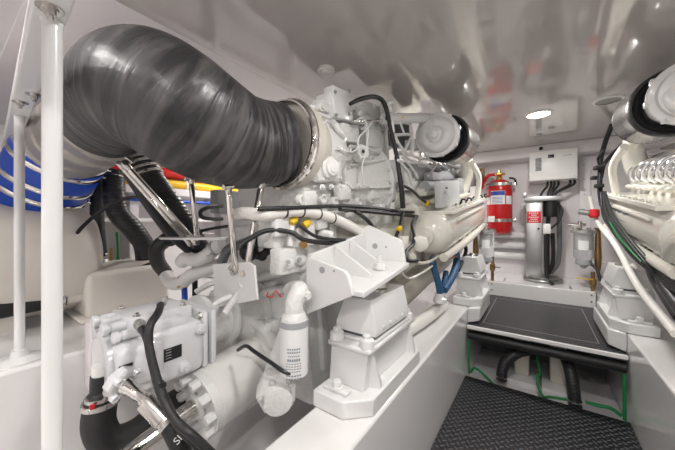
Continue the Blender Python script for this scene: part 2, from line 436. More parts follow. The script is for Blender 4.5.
# ================================================================== THE TWO ENGINES (what they share)
def engine(sx, label):
    e = thing('marine_engine', label, 'engine', (sx * 1.25, 2.9, .9), 'two marine diesel engines')
    X = lambda x: sx * x
    m = MB(); tbox(m, (min(X(.9), X(1.6)), 1.75, .62), (max(X(.9), X(1.6)), 4.05, 1.30), .03)
    for k in range(6): tbox(m, (min(X(.86), X(.92)), 1.95 + k * .34, .80), (max(X(.86), X(.92)), 2.15 + k * .34, 1.05), .02)
    m.out('engine_block', BEIGE, e)
    # sloping cylinder bank
    m = MB(); tprism(m, [(X(.72), 1.18), (X(.95), 1.02), (X(1.18), 1.42), (X(.98), 1.60), (X(.74), 1.40)], 2.12, 4.0)
    m.out('cylinder_bank', CREAM, e, bevel=.015)
    m = MB(); tprism(m, [(X(1.78), 1.18), (X(1.55), 1.02), (X(1.32), 1.42), (X(1.52), 1.60), (X(1.76), 1.40)], 1.85, 4.0)
    m.out('cylinder_bank', CREAM, e, bevel=.015)
    # long rounded cover on the aisle side
    m = MB(); cx = .655
    prof = []
    for k in range(20):
        a = 2 * math.pi * k / 20; ca, sa = math.cos(a), math.sin(a)
        q = 3.2; rx = .135; rz = .15
        prof.append((X(cx + rx * math.copysign(abs(ca) ** (2 / q), ca)), 1.20 + rz * math.copysign(abs(sa) ** (2 / q), sa)))
    tprism(m, prof, 2.12, 3.85); co = m.out('side_cover', CREAM, e, bevel=.012)
    m = MB(); tprism(m, [(X(.50), 1.335), (X(.80), 1.335), (X(.80), 1.36), (X(.50), 1.36)], 2.2, 3.88)
    for k in range(11): m.bolt(T(X(.53), 2.30 + k * .15, 1.36), Z7, .012, .012)
    m.out('flange', CREAM, co, bevel=.003)
    m = MB()
    tbox(m, (min(X(.505), X(.53)), 2.35, 1.262), (max(X(.505), X(.53)), 3.5, 1.282), .006); m.out('rib', CREAM, co)
    # dome end of the cover and its water rail
    m = MB(); m.lathe(T(X(cx), 2.12, 1.2), -Y7, [(-.03, .155), (0, .155), (.01, .15), (.05, .14), (.09, .11), (.115, .06), (.12, .001)], 36, caps=False)
    for k in range(10):
        a = 2 * math.pi * k / 10; m.bolt(T(X(cx) + .143 * math.cos(a), 2.115, 1.2 + .143 * math.sin(a)), -Y7, .009, .01)
    m.out('end_cap', CREAM, e)
    m = MB(); m.tube([T(X(.56), 2.1, 1.03), T(X(.54), 2.6, 1.03), T(X(.54), 3.2, 1.03), T(X(.545), 3.8, 1.04)], .032, 14)
    for k in range(5): m.cyl(T(X(.545), 2.45 + k * .3, 1.0), T(X(.62), 2.45 + k * .3, 1.12), .026, seg=12)
    m.out('water_rail', CREAM, e)
    # exhaust / heat exchanger barrel along the block foot
    m = MB(); m.lathe(T(X(.93), 1.75, .74), Y7, [(0, .10), (.01, .135), (.03, .14), (1.0, .14), (1.01, .152), (1.04, .152), (1.05, .14), (2.1, .14), (2.12, .1)], 36)
    m.out('heat_exchanger', BEIGE, e)
    # intake manifold: row of bright bent runners above the cover
    m = MB(); tbox(m, (min(X(.74), X(.98)), 2.35, 1.47), (max(X(.74), X(.98)), 3.8, 1.55), .02)
    for k in range(9): m.ball(T(X(.70), 2.40 + k * .17, 1.42), .040, 1, 1.2, .6, 14)
    m.out('rocker_cover', CREAM, e)
    m = MB(); m.cyl(T(X(.90), 2.3, 1.66), T(X(.90), 3.75, 1.66), .10, seg=28)
    m.cyl(T(X(.76), 2.35, 1.55), T(X(.76), 3.7, 1.55), .045, seg=16)
    m.out('intake_manifold', CHROME if sx > 0 else GREYM, e)
    for k in range(8 if sx > 0 else 0):
        y = 2.42 + k * .175
        MB().tube([T(X(.90), y - .06, 1.63), T(X(.80), y - .03, 1.645), T(X(.72), y, 1.62), T(X(.675), y + .02, 1.56), T(X(.68), y + .03, 1.50), T(X(.72), y + .03, 1.46)], .015, 12).out('injector_pipe', CHROME, e)
    # charge air duct up to the filter, in cream
    m = MB(); m.tube([T(X(.80), 3.75, 1.45), T(X(.72), 3.72, 1.62), T(X(.66), 3.55, 1.78), T(X(.66), 3.3, 1.85)], [.10, .085, .07, .06], 20)
    m.tube([T(X(.56), 3.50, 1.36), T(X(.52), 3.42, 1.6), T(X(.55), 3.2, 1.75)], .028, 12)
    m.out('filter_duct', CREAM, e)
    # air filter
    fx = X(.65); f0 = V((fx, 2.50, 2.005)); d = Y7
    af = MB().lathe(f0 + d * .02, d, [(0, .19), (.005, .196), (.43, .196), (.445, .188), (.45, .15)], 48).out('air_filter', BRUSHED_CAN, e)
    m = MB().lathe(f0 - d * .0, d, [(.03, .120), (-.005, .125), (-.012, .135), (0, .142), (-.004, .150), (-.014, .160), (-.004, .170), (-.014, .180), (-.012, .190), (0, .197), (.03, .199)], 48, caps=False)
    m.out('rubber_ring', BLACK, af); MB().ring(f0 + d * .465, d, .19, .007).out('end_rim', BLACK, af)
    m = MB().lathe(f0 + d * .02, -d, [(0, .13), (.01, .125), (.05, .115), (.11, .095), (.16, .085), (.17, .11), (.20, .115)], 40).out('inlet_cone', WHITE, af)
    # compressor housing
    m = MB(); c0 = f0 - d * .20
    m.lathe(c0, -d, [(0, .10), (.003, .155), (.006, .165), (.045, .168), (.050, .160), (.052, .135), (.075, .130), (.080, .12), (.082, .03)], 40)
    m.tube([c0 - d * .05 + V((.09 * math.cos(a), 0, .09 * math.sin(a))) for a in [R(x) for x in (-200, -160, -110, -60, -10, 40, 90)]], [.035, .04, .045, .05, .052, .054, .056], 14)
    for k in range(8):
        a = 2 * math.pi * k / 8 + .2; q = c0 + V((.155 * math.cos(a), 0, .155 * math.sin(a)))
        m.box(q + V((-.02, -.035, -.018)), q + V((.02, .0, .018)), .006); m.bolt(q - d * .035, -d, .009, .012)
    m.out('turbo_compressor', WHITE, e)
    m = MB()
    m.lathe(c0 - d * .08, -d, [(0, .06), (.02, .055), (.03, .03), (.045, .028), (.05, .0)], 24); m.out('turbo_cap', WHITE, e)
    return e
def brushed():
    m = mat('polished canister', (.66, .65, .64), .2, metal=1); return wave_bump(m, 1.2, 'Z', .15, .01, 4)
BRUSHED_CAN = brushed()
eng_l = engine(-1, 'large cream and white marine diesel engine with turbochargers on the left of the aisle')
eng_r = engine(1, 'large cream marine diesel engine on the right, cut off by the photo edge')

# engine mounts of the far pair and the near left one
def bracket_mount(sx, y0, label, off=0):
    t = thing('engine_mount', label, 'engine mount', (sx * (.62 - off), y0, .546), 'cream engine mounts on the stringers')
    X = lambda x: sx * (x - off)
    y1 = y0 + .66
    # chamfered foot plate
    def ring(a, b, z0, z1, ch, ya, yb):
        pts = [(a, ya), (b + ch, ya), (b, ya + ch), (b, yb - ch * .6), (b + ch * .6, yb), (a, yb)]
        return [V((X(x), y, z0)) for x, y in pts], V((0, 0, z1 - z0))
    # X measured from centre: outboard edge .76, aisle edge .515
    m = MB()
    pts, ex = ring(.755, .52, .547, .615, .085, y0, y1); m.slab(pts, ex)
    m.out('foot_plate', WHITE, t, bevel=.006)
    for (x, y) in ((.67, y0 + .05), (.67, y1 - .05)):
        m = MB(); m.box((X(x) - .06, y - .018, .615), (X(x) + .06, y + .018, .628), .004)
        m.lathe((X(x), y, .628), (0, 0, 1), [(0, .026), (.005, .026)], 20).lathe((X(x), y, .632), (0, 0, 1), [(0, .019), (.022, .019), (.026, .015)], 6)
        m.out('foot_bolt', WHITE, t)
    # pedestal with overhanging cap
    m = MB()
    m.slab([(X(.745), y0 + .10, .615), (X(.575), y0 + .10, .615), (X(.560), y0 + .115, .77), (X(.745), y0 + .115, .77)], (0, .47, 0))
    m.box((min(X(.755), X(.545)), y0 + .10, .765), (max(X(.755), X(.545)), y0 + .60, .788), .004)
    m.out('pedestal', WHITE, t, bevel=.006)
    m = MB()
    m.slab([(X(.585), y0 + .14, .615), (X(.53), y0 + .16, .615), (X(.53), y0 + .16, .635), (X(.56), y0 + .14, .765)], (0, .015, 0))
    m.out('gusset', WHITE, t); m = MB()
    m.slab([(X(.585), y0 + .55, .615), (X(.53), y0 + .55, .615), (X(.53), y0 + .55, .635), (X(.56), y0 + .55, .765)], (0, .015, 0))
    m.out('gusset', WHITE, t)
    # rubber mount: lower lip and upper bell
    m = MB(); m.box((X(.65) - .10, y0 + .15, .788), (X(.65) + .10, y0 + .54, .805), .006)
    for (dx, dy) in ((-.075, .13), (.075, .13), (-.075, .56), (.075, .56)):
        m.lathe((X(.65) + dx, y0 + dy, .788), (0, 0, 1), [(0, .032), (.03, .03), (.035, .022)], 18).lathe((X(.65) + dx, y0 + dy, .818), (0, 0, 1), [(0, .018), (.018, .018), (.022, .014)], 6)
    m.out('mount_base', WHITE, t)
    m = MB(); m.box((X(.65) - .088, y0 + .17, .804), (X(.65) + .088, y0 + .52, .822), .004).out('rubber_insert', DGREY, t)
    m = MB(); yc = y0 + .345
    lo = [V((X(.65) + a * .10, yc + b * .185, .80)) for a, b in ((-1, -1), (1, -1), (1, 1), (-1, 1))]
    m.slab([(X(.65) - .10, yc - .185, .82), (X(.65) + .10, yc - .185, .82), (X(.65) + .10, yc - .185, .855), (X(.65) + .065, yc - .165, .965), (X(.65) - .065, yc - .165, .965), (X(.65) - .10, yc - .185, .855)], (0, .36, 0))
    for k in range(4): m.box((X(.65) - .1025, yc - .12 + k * .07, .832), (X(.65) + .1025, yc - .105 + k * .07, .852), .002)
    m.out('bell', WHITE, t, bevel=.012)
    m = MB().lathe((X(.65), yc + .02, .965), (0, 0, 1), [(0, .055), (.012, .052), (.014, .03), (.026, .03)], 28).out('height_adjuster', STEEL, t)
    return t
bracket_mount(-1, .895, 'white engine mount nearest the viewer, on the left stringer under the gusseted bracket')
bracket_mount(-1, 2.75, 'white engine mount further along the left stringer, beyond the blue hoses', .11)
bracket_mount(1, 2.70, 'white engine mount on the right stringer, beneath the loomed cables', .11)
for sx, l in ((-1, 'white block bolted to the aisle face of the left stringer under the far mount'), (1, 'white block bolted to the aisle face of the right stringer under the mount')):
    x0, x1 = (-.509, -.42) if sx < 0 else (.40, .489)
    m = MB(); xa, xb = (x0, x1) if sx < 0 else (x1, x0)
    m.slab([(xa, 2.70, .415), (xb, 2.76, .43), (xb, 2.76, .546), (xa, 2.70, .546)], (0, .64, 0))
    tag(m.out('support_block', WHITE, bevel=.01), l, 'block', 'support blocks on the stringer faces')

# ================================================================== LEFT ENGINE: after end castings (world x about -.95)
E_ = eng_l
m = MB()
tbox(m, (-1.55, 1.12, 1.36), (-.97, 2.06, 1.72), .06)
m.out('flywheel_housing', CAST, E_)
m = MB(); tbox(m, (-1.5, 1.16, 1.66), (-1.0, 1.62, 2.03), .07); m.out('upper_casting', CAST, E_)
m = MB(); tbox(m, (-1.5, 1.55, 1.80), (-1.04, 2.0, 2.08), .05); m.out('upper_casting', CAST, E_)
m = MB(); m.lathe(T(-1.03, 1.86, 1.93), (1, -.2, 0), [(0, .16), (.04, .155), (.07, .135), (.085, .10), (.09, .05)], 32); m.out('round_cover', CAST, E_)
m = MB(); m.lathe(T(-1.02, 1.40, 1.86), (1, -.3, .1), [(0, .12), (.05, .115), (.07, .08)], 28); m.out('round_cover', CAST, E_)
# machined rail with pads
m = MB(); tbox(m, (-1.55, 1.05, 1.395), (-.90, 2.1, 1.425), .006)
for k in range(6): tbox(m, (-.93, 1.10 + k * .17, 1.37), (-.88, 1.18 + k * .17, 1.45), .008)
for k in range(8): m.bolt(T(-.905, 1.08 + k * .13, 1.427), Z7, .01, .012)
tbox(m, (-1.5, 1.0, 1.24), (-.93, 2.1, 1.40), .02)
for k in range(6): tbox(m, (-.945, 1.04 + k * .18, 1.26), (-.90, 1.10 + k * .18, 1.40), .008)
m.out('mounting_rail', CAST, E_)
# bell shaped rear housing with bolted rim
bc = T(-1.17, 1.45, 1.60)
m = MB(); m.lathe(bc, Y7, [(0, .16), (.02, .19), (.08, .21), (.20, .235), (.34, .275), (.44, .31), (.46, .315)], 56)
m.out('rear_bell', CAST, E_)
m = MB(); m.lathe(bc + Y7 * .455, Y7, [(0, .335), (.004, .340), (.030, .340), (.034, .335)], 56); m.out('bell_rim', WHITE, E_)
_, A_, B_ = frame(Y7)
for k in range(24):
    a = 2 * math.pi * k / 24; q = bc + Y7 * .452 + A_ * .325 * math.cos(a) + B_ * .325 * math.sin(a)
    if q.x > -1.2: MB().bolt(q, -Y7, .010, .014).out('bolt', WHITE, E_)
for a in (-40, -5, 30, 65):
    e = A_ * math.cos(R(a)) + B_ * math.sin(R(a)); e = e if e.x > 0 else -e
    m = MB(); p0 = bc + e * .20 + Y7 * .06; p1 = bc + e * .30 + Y7 * .44
    m.slab([p0, p1, p1 + e * .03, p0 + e * .03], Y7.cross(e) * .014); m.out('bell_rib', CAST, E_)
# exhaust outlet ring
fc = V((-1.08, 1.06, 1.70)); fd = V((0, 1, .0))
m = MB(); m.lathe(fc + V((0, -.005, 0)), fd, [(0, .20), (0, .232), (.05, .236), (.055, .225), (.11, .215), (.16, .19), (.17, .15)], 48)
m.out('outlet_collar', BEIGE, E_)
m = MB(); m.ring(fc + V((0, -.012, 0)), fd, .226, .011); m.lathe(fc + V((0, -.045, 0)), fd, [(0, .214), (.0, .222), (.028, .222), (.028, .214)], 48, caps=False)
m.out('band_clamp', POLISH, E_)
# turbine housing blocks
m = MB(); m.lathe(fc + V((0, .15, 0)), fd, [(0, .19), (.06, .20), (.16, .185), (.2, .15), (.34, .12), (.4, .13), (.45, .13)], 36)
m.out('turbine_housing', CAST, E_)
for (u, v, r) in ((313, 120, .022), (318, 135, .018), (312, 150, .02), (322, 107, .018), (372, 158, .02), (385, 172, .018), (360, 112, .02), (355, 140, .016), (340, 150, .016), (333, 203, .016), (306, 205, .016)):
    q = P(u, v, X=-.93); MB().cyl(q + V((-.1, 0, 0)), q + V((0, 0, 0)), r * 1.3, seg=16, bev=.003).lathe(q - V((.004, 0, 0)), (1, 0, 0), [(0, r * .6), (.016, r * .6)], 6).out('bolt_boss', CAST, E_)
# rough bosses, pads and ribs
for (u0, v0, u1, v1, d, X) in ((310, 118, 322, 150, .12, -.93), (322, 100, 332, 112, .1, -.95), (344, 124, 360, 142, .1, -.92), (322, 128, 338, 148, .1, -.94),
                              (365, 130, 385, 147, .12, -.93), (352, 100, 384, 122, .14, -.98), (305, 190, 318, 206, .06, -.90), (372, 184, 394, 198, .08, -.90), (340, 184, 352, 200, .05, -.89)):
    a, b = sidebox(u0, v0, u1, v1, X, d); MB().box(a, b, .014, TILT).out('casting_pad', CAST, E_)
for (a, b) in (((332, 122), (345, 160)), ((350, 146), (380, 152)), ((365, 122), (368, 150)), ((308, 110), (330, 118))):
    MB().tube([P(*a, X=-.92), P(*b, X=-.91)], .010, 8).out('casting_rib', CAST, E_)
# bolt rows, gasket lines and lugs that break up the casting
random.seed(11)
for (u, v) in [(322 + k * 9, 187 - k * .3) for k in range(9)] + [(326, 126), (333, 122), (356, 108), (374, 106), (388, 128), (389, 148), (347, 184), (362, 128), (378, 128), (349, 150), (312, 108), (310, 128), (309, 146), (311, 165), (314, 178)]:
    MB().bolt(P(u, v, X=-.90 if v > 180 else -.935), (1, -.2, 0), .011, .014).out('bolt', WHITE, E_)
for (u0, v0, u1, v1) in ((303, 206, 396, 208), (345, 152, 347, 184), (318, 150, 345, 152), (386, 104, 388, 160), (352, 124, 386, 126)):
    a, b = sidebox(u0, v0, u1, v1, -.925, .04); MB().box(a, b, .003, TILT).out('gasket_edge', CAST, E_)
for (u, v) in ((303, 200), (314, 203), (324, 199), (336, 202), (348, 199), (360, 202), (372, 199), (384, 202)):
    q = P(u, v, X=-.915); MB().lathe(q + V((-.02, 0, 0)), (1, 0, 0), [(0, .03), (.02, .026), (.022, .018), (.012, .016)], 18).out('core_plug', CAST, E_)
m = MB(); q = P(362, 152, X=-.89); m.lathe(q, (1, -.5, .2), [(-.05, .05), (.01, .045), (.014, .02), (.004, .018)], 24); m.out('plug_boss', CAST, E_)
MB().lathe(P(363, 151.5, X=-.87), (1, -.5, .2), [(0, .010), (.004, .010)], 14).out('plug', BLACKP, E_)
# control module on top
a, b = sidebox(334, 89, 353, 119, -.93, .07); m = MB(); m.box(a, b, .01, TILT)
a, b = sidebox(330, 93, 336, 117, -.945, .10); m.box(a, b, .01, TILT)
cm = m.out('control_module', WHITE, E_)
m = MB()
for (u, v) in ((335, 92), (349, 91), (336, 115), (349, 114)): m.bolt(P(u, v, X=-.928), (1, 0, 0), .007, .008)
m.out('bolt', STEEL, cm)
m = MB(); q = P(343, 137, X=-.90); m.lathe(q + V((-.05, 0, 0)), (1, -.1, 0), [(0, .05), (.03, .048), (.05, .035), (.055, .01)], 24)
m.tube([P(335, 124, X=-.9), P(339, 131, X=-.89), P(343, 137, X=-.9)], .018, 10); m.out('speed_sensor', WHITE, E_)
m = MB(); m.cyl(P(352, 121, X=-.89), P(378, 121, X=-.89), .008, seg=12); m.cyl(P(378, 121, X=-.89), P(383, 121, X=-.89), .020, seg=16); m.out('temperature_probe', STEEL, E_)
# square plate with round damper cap
a, b = sidebox(318, 153, 343, 182, -.895, .05); m = MB(); m.box(a, b, .018, TILT)
for (u, v) in ((321, 157), (340, 156), (322, 179), (340, 178)): m.bolt(P(u, v, X=-.895), (1, 0, 0), .006, .008)
pl = m.out('cap_plate', CAST, E_)
q = P(328, 168, X=-.895); m = MB().lathe(q, (1, -.15, 0), [(0, .056), (.02, .056), (.024, .05), (.026, .05), (.028, .045), (.040, .042), (.043, .03), (.047, .028), (.049, .01)], 36)
m.out('round_cap', PLASTIC, pl)
# thin white pipes over the castings
m = MB()
for path in ([(355, 122), (363, 118), (368, 130), (366, 150), (362, 168), (365, 186)], [(372, 122), (368, 128), (358, 140), (361, 160)], [(337, 148), (352, 152), (360, 145)],
             [(325, 150), (318, 145), (320, 130), (327, 120)], [(384, 100), (370, 98), (360, 104)]):
    m.tube([P(u, v, X=-.87) for u, v in path], .005, 8)
m.out('oil_line', WHITE, E_)
# upper horizontal water pipe with elbow, to the turbo
m = MB(); m.tube([P(384, 119, X=-.86), P(405, 118.5, X=-.80), P(432, 118, X=-.70)], .038, 18)
m.tube([P(386, 105, X=-.86), P(390, 102, X=-.85), P(394, 105, X=-.84), P(394, 117, X=-.83)], .014, 12)
m.lathe(P(394, 113, X=-.83), (0, 0, -1), [(0, .02), (.03, .02)], 6)
m.out('crossover_pipe', WHITE, E_)
a = P(402, 117, X=-.775); m = MB(); m.slab([a + V((0, .0, -.008)), a + V((0, .03, -.008)), a + V((0, .015, .018))], (.002, 0, 0)); m.out('warning_triangle', YELC, E_)
# open white bracketwork and pipes under the compressor
m = MB()
for path, r in (([(395, 153), (395, 135), (412, 134), (412, 155), (395, 153)], .012), ([(395, 135), (403, 154)], .009), ([(412, 135), (403, 154)], .009),
                ([(420, 122), (421, 150), (419, 165)], .012), ([(400, 122), (404, 133)], .008), ([(391, 122), (392, 133)], .02), ([(410, 122), (411, 134)], .01)):
    m.tube([P(u, v, X=-.80) for u, v in path], r, 8, smooth=False)
m.out('pipe_bracket', WHITE, E_)
m = MB()
for path in ([(398, 142), (405, 152), (418, 158), (430, 160), (436, 165), (428, 176)], [(400, 150), (410, 160), (425, 164), (433, 170)], [(402, 156), (412, 168), (418, 178)],
             [(398, 160), (408, 172), (412, 185)], [(424, 140), (423, 150), (427, 158)]):
    m.tube([P(u, v, X=-.76) for u, v in path], .009, 8)
m.out('fuel_line', WHITE, E_)
m = MB()
for (u0, v0, u1, v1) in ((420, 164, 432, 173), (396, 160, 404, 182), (405, 168, 413, 190), (413, 178, 422, 190), (414, 140, 424, 150), (424, 181, 434, 193)):
    a, b = sidebox(u0, v0, u1, v1, -.82, .08); m.box(a, b, .008, TILT)
m.out('fuel_blocks', CAST, E_)
m = MB()
for (u0, v0, u1, v1, X) in ((389, 124, 397, 147, -.95), (402, 124, 413, 147, -.95), (404, 172, 422, 200, -.93)):
    a, b = sidebox(u0, v0, u1, v1, X, .1); m.box(a, b, .01, TILT)
m.out('dark_housing', DGREY, E_)
m = MB(); tbox(m, (-1.35, 1.95, 1.45), (-.90, 2.35, 1.72), .05); m.out('intake_plenum', CAST, E_)
# finned cover beneath the harness (ribs slanting)
m = MB()
for k in range(7):
    a = P(398 + k * 3.2, 214 - k * .8, X=-.80); b = P(412 + k * 3.2, 196 - k * .8, X=-.86)
    m.tube([a, b], .009, 8)
m.out('cooler_fins', CREAM, E_)
m = MB(); tbox(m, (-.98, 1.75, 1.10), (-.86, 2.2, 1.30), .03); m.out('cooler_body', CREAM, E_)
# big curved beige pipe at the back of the gearbox
m = MB(); m.tube([(-1.45, 1.3, 1.18), (-1.15, 1.28, 1.24), (-.98, 1.45, 1.22), (-.92, 1.7, 1.12), (-.92, 1.95, 1.02)], [.11, .12, .12, .12, .12], 28); m.out('coolant_pipe', BEIGE, E_)
# elbow off the end dome
m = MB(); m.lathe(T(-.66, 1.99, 1.2), -Y7, [(0, .07), (.02, .07), (.02, .045), (.05, .045)], 24)
q = P(420, 243, X=-.60); m.lathe(q, (.3, -1, -.2), [(0, .05), (.02, .05), (.03, .03)], 24)
m.tube([P(409, 254, X=-.62), P(415, 262, X=-.60), P(428, 262, X=-.60), P(440, 254, X=-.60), P(443, 244, X=-.60)], .010, 10)
m.tube([P(398, 268, X=-.66), P(408, 278, X=-.62), P(420, 274, X=-.60), P(432, 266, X=-.60)], .007, 8)
m.tube([P(412, 258, X=-.64), P(404, 250, X=-.66), P(404, 236, X=-.66)], .03, 14)
m.out('cap_pipework', CREAM, E_)
m = MB(); m.lathe(P(396, 255, X=-.78), Y7, [(0, .08), (.02, .10), (.05, .1), (.12, .09)], 28); m.lathe(P(390, 262, X=-.84), Y7, [(0, .1), (.1, .12), (.2, .12)], 28); m.out('pump_body', BEIGE, E_)
# electronics box and grey actuators under the filter
m = MB()
for (u0, v0, u1, v1, X) in ((441, 180, 460, 205, -.60),):
    a, b = sidebox(u0, v0, u1, v1, X, .12); a.x = b.x - .05; m.box(a, b, .012, TILT)
eb = m.out('electronics_box', GREYBOX, E_)
m = MB(); m.lathe(P(446, 190, X=-.60), (1, 0, 0), [(0, .025), (.01, .025)], 16); m.out('gland', DGREY, eb)
m = MB(); m.tube([P(446, 190, X=-.585), P(450, 198, X=-.57), P(449, 210, X=-.58)], .012, 10); m.out('lead', WHITE, eb)
m = MB()
for k in range(7):
    a = P(437 + k * 4, 171 - k * .3, X=-.76); m.tube([a, a + V((-.08, .06, .05)), a + V((-.14, .1, .10))], .014, 10)
for (u0, v0, u1, v1) in ((459, 178, 470, 196), (433, 172, 442, 180), (470, 172, 480, 186)):
    a, b = sidebox(u0, v0, u1, v1, -.72, .08); m.box(a, b, .008, TILT)
m.out('actuator_rack', GREYM, E_)
for k in range(6):
    q = P(458 + k * 5.6, 203 - k * 1.5, X=-.62); MB().ring(q, Y7, .022, .009, 18, 6).out('harness_loop', BLACKP, E_)

# ---- sockets of harness (thing of their own: they drape over)
def har(name, pts, r, label, m=BLACK, grp='black wiring harnesses on the left engine', parts=()):
    o = tag(MB().tube(pts, r, 10).out(name, m), label, 'cable', grp)
    return o
cb = har('wiring_harness', [P(350, 104, X=-.88), P(362, 98.5, X=-.86), P(376, 97, X=-.84), P(385, 105, X=-.82), P(391, 130, X=-.80), P(397, 158, X=-.78), P(401, 185, X=-.76), P(403, 208, X=-.76)], [.011, .014, .014, .015, .014, .014, .018, .018], 'black harness arching from the control module and down the left engine')
m = MB()
for (u, v, X) in ((388, 118, -.81), (397, 158, -.78), (401, 183, -.765)): m.lathe(P(u, v, X=X) - V((0, 0, .01)), (0, 0, 1), [(0, .018), (.02, .018)], 12)
m.out('cable_tie', BLACKP, cb)
har('wiring_harness', [P(258, 209, X=-.93), P(300, 207.5, X=-.88), P(345, 206, X=-.84), P(375, 208, X=-.82), P(410, 212, X=-.78), P(436, 209, X=-.74), P(455, 205, X=-.70)], .010, 'upper of two black harnesses running level along the left engine')
har('wiring_harness', [P(340, 209, X=-.84), P(365, 211, X=-.82), P(395, 214, X=-.79), P(425, 216, X=-.76), P(448, 211, X=-.72), P(458, 203, X=-.70)], .013, 'lower thicker black harness below the castings, ending at the grey box')
har('wiring_harness', [P(355, 211, X=-.82), P(368, 221, X=-.80), P(380, 238, X=-.78), P(386, 246, X=-.76), P(394, 240, X=-.74), P(400, 226, X=-.74), P(403, 213, X=-.76)], .012, 'black harness looping down and back up above the near bracket')
har('wiring_harness', [P(404, 186, X=-.76), P(412, 190, X=-.73), P(420, 198, X=-.72), P(428, 204, X=-.72)], .010, 'short black harness branching off to a yellow plug')
har('wiring_harness', [P(417, 216, X=-.72), P(412, 224, X=-.68), P(414, 234, X=-.64), P(413, 244, X=-.62), P(406, 252, X=-.60), P(407, 260, X=-.58), P(417, 261, X=-.57)], .011, 'black corrugated lead curling down beside the domed cover cap')
har('wiring_harness', [P(240, 245, X=-1.0), P(265, 231, X=-.95), P(290, 232, X=-.9), P(305, 240, X=-.86), P(330, 243, X=-.84), P(352, 241, X=-.82)], .011, 'black lead draped over the gearbox top')
har('wiring_harness', [P(300, 226, X=-.9), P(315, 236, X=-.86), P(330, 239, X=-.83), P(345, 240, X=-.82)], .008, 'thin black lead from a yellow plug over the gearbox')
for (u, v, X, l) in ((427, 203, -.715, 'yellow plug under the grey electronics box'), (399, 229, -.735, 'yellow plug at the foot of the looping harness'), (306, 224, -.90, 'yellow plug on the gearbox top'), (293, 221, -.92, 'yellow plug behind the filter head sensor')):
    q = P(u, v, X=X); tag(MB().cyl(q - V((.0, .018, .01)), q + V((0, .018, .01)), .017, seg=14, bev=.003).out('electrical_plug', YELC), l, 'plug', 'yellow plugs on the left engine')
# white loom sleeve with black ties
pts = [P(236, 214, X=-1.25), P(246, 213, X=-1.05), P(262, 215, X=-.95), P(278, 213, X=-.93), P(292, 211, X=-.91), P(310, 212, X=-.89), P(330, 217, X=-.87), P(350, 226, X=-.85), P(360, 232, X=-.84)]
o = tag(MB().tube(pts, .027, 14).out('cable_sleeve', LOOM), 'thick white cable sleeve with black ties above the gearbox', 'cable')
for (u, v, X) in ((268, 214.3, -.943), (284, 212, -.92), (301, 211.5, -.90), (318, 214, -.882), (332, 218, -.868)): MB().lathe(P(u, v, X=X) - V((.0, .004, 0)), (0.05, 1, 0), [(0, .029), (.007, .029)], 18).out('cable_tie', BLACKP, o)

# ================================================================== GEARBOX
g = thing('marine_gearbox', 'large white marine gearbox with oil filter in the left foreground', 'gearbox', (-1.2, 1.3, .45))
TG = Matrix.Rotation(R(5), 3, 'X')
m = MB(); m.box((-1.58, 1.04, .40), (-.90, 1.55, 1.20), .03, TG)
m.box((-1.60, 1.02, 1.02), (-.875, 1.10, 1.20), .012, TG); m.box((-1.60, 1.50, .5), (-.87, 1.58, 1.22), .012, TG)
m.box((-.93, 1.1, .55), (-.875, 1.16, 1.15), .012, TG)
m.out('housing', CAST, g)
m = MB()   # sensor tower block on top, right of the struts
a, b = sidebox(280, 247, 322, 272, -.90, .07); m.box(a, b, .012)
a, b = sidebox(274, 220, 298, 248, -.95, .12); m.box(a, b, .015)
a, b = sidebox(300, 240, 336, 252, -.90, .2); m.box(a, b, .02)
for (u, v) in ((288, 262), (299, 259), (310, 264)): q = P(u, v, X=-.90); m.lathe(q, (1, -.4, 0), [(0, .026), (.012, .026), (.012, .018), (.016, .017)], 20)
m.tube([P(318, 232, X=-.92), P(332, 236, X=-.87)], .024, 14)
m.out('valve_block', CAST, g)
for (u, v) in ((288, 262), (299, 259), (310, 264)): q = P(u, v, X=-.88); MB().lathe(q, (1, -.4, 0), [(0, .010), (.008, .010)], 6).out('plug_bolt', GREYM, g)
m = MB(); q = P(282, 225, X=-.93); m.box(q - V((.03, .05, .05)), q + V((.01, .04, .06)), .012); m.tube([P(292, 222, X=-.93), P(291, 234, X=-.915), P(290, 246, X=-.91)], .014, 10); m.out('sensor_cover', WHITE, g)
q = P(303, 244, X=-.89); m = MB(); m.cyl(q, q + V((.03, -.03, 0)), .018, seg=16).out('orange_sensor', BRONZE, g)
# long ribs on the near face
m = MB()
for k, (u0, v0, u1, v1) in enumerate(((232, 284, 300, 268), (248, 296, 285, 288))):
    a = P(u0, v0, Y=1.0); b = P(u1, v1, Y=1.0); m.tube([a, b], .022, 12)
for (u, v, r) in ((261, 297, .032), (279, 343, .02), (303, 352, .018), (265, 325, .02), (252, 350, .018), (312, 300, .022), (318, 285, .02)):
    q = P(u, v, Y=1.02) if u < 300 else P(u, v, X=-.88)
    dd = (0.3, -1, 0) if u < 300 else (1, -.2, 0)
    m.lathe(q, dd, [(-.02, r * 1.5), (.012, r * 1.5), (.016, r * 1.3), (.018, r * .7), (.010, r * .6)], 24)
m.tube([P(242, 315, Y=.98), P(255, 322, Y=.97), P(266, 330, Y=.98), P(275, 345, Y=1.0)], .03, 14)
m.box(P(264, 330, Y=1.0) - V((.05, .03, .1)), P(264, 330, Y=1.0) + V((.08, .05, .06)), .02)
m.out('face_ribs', CAST, g)
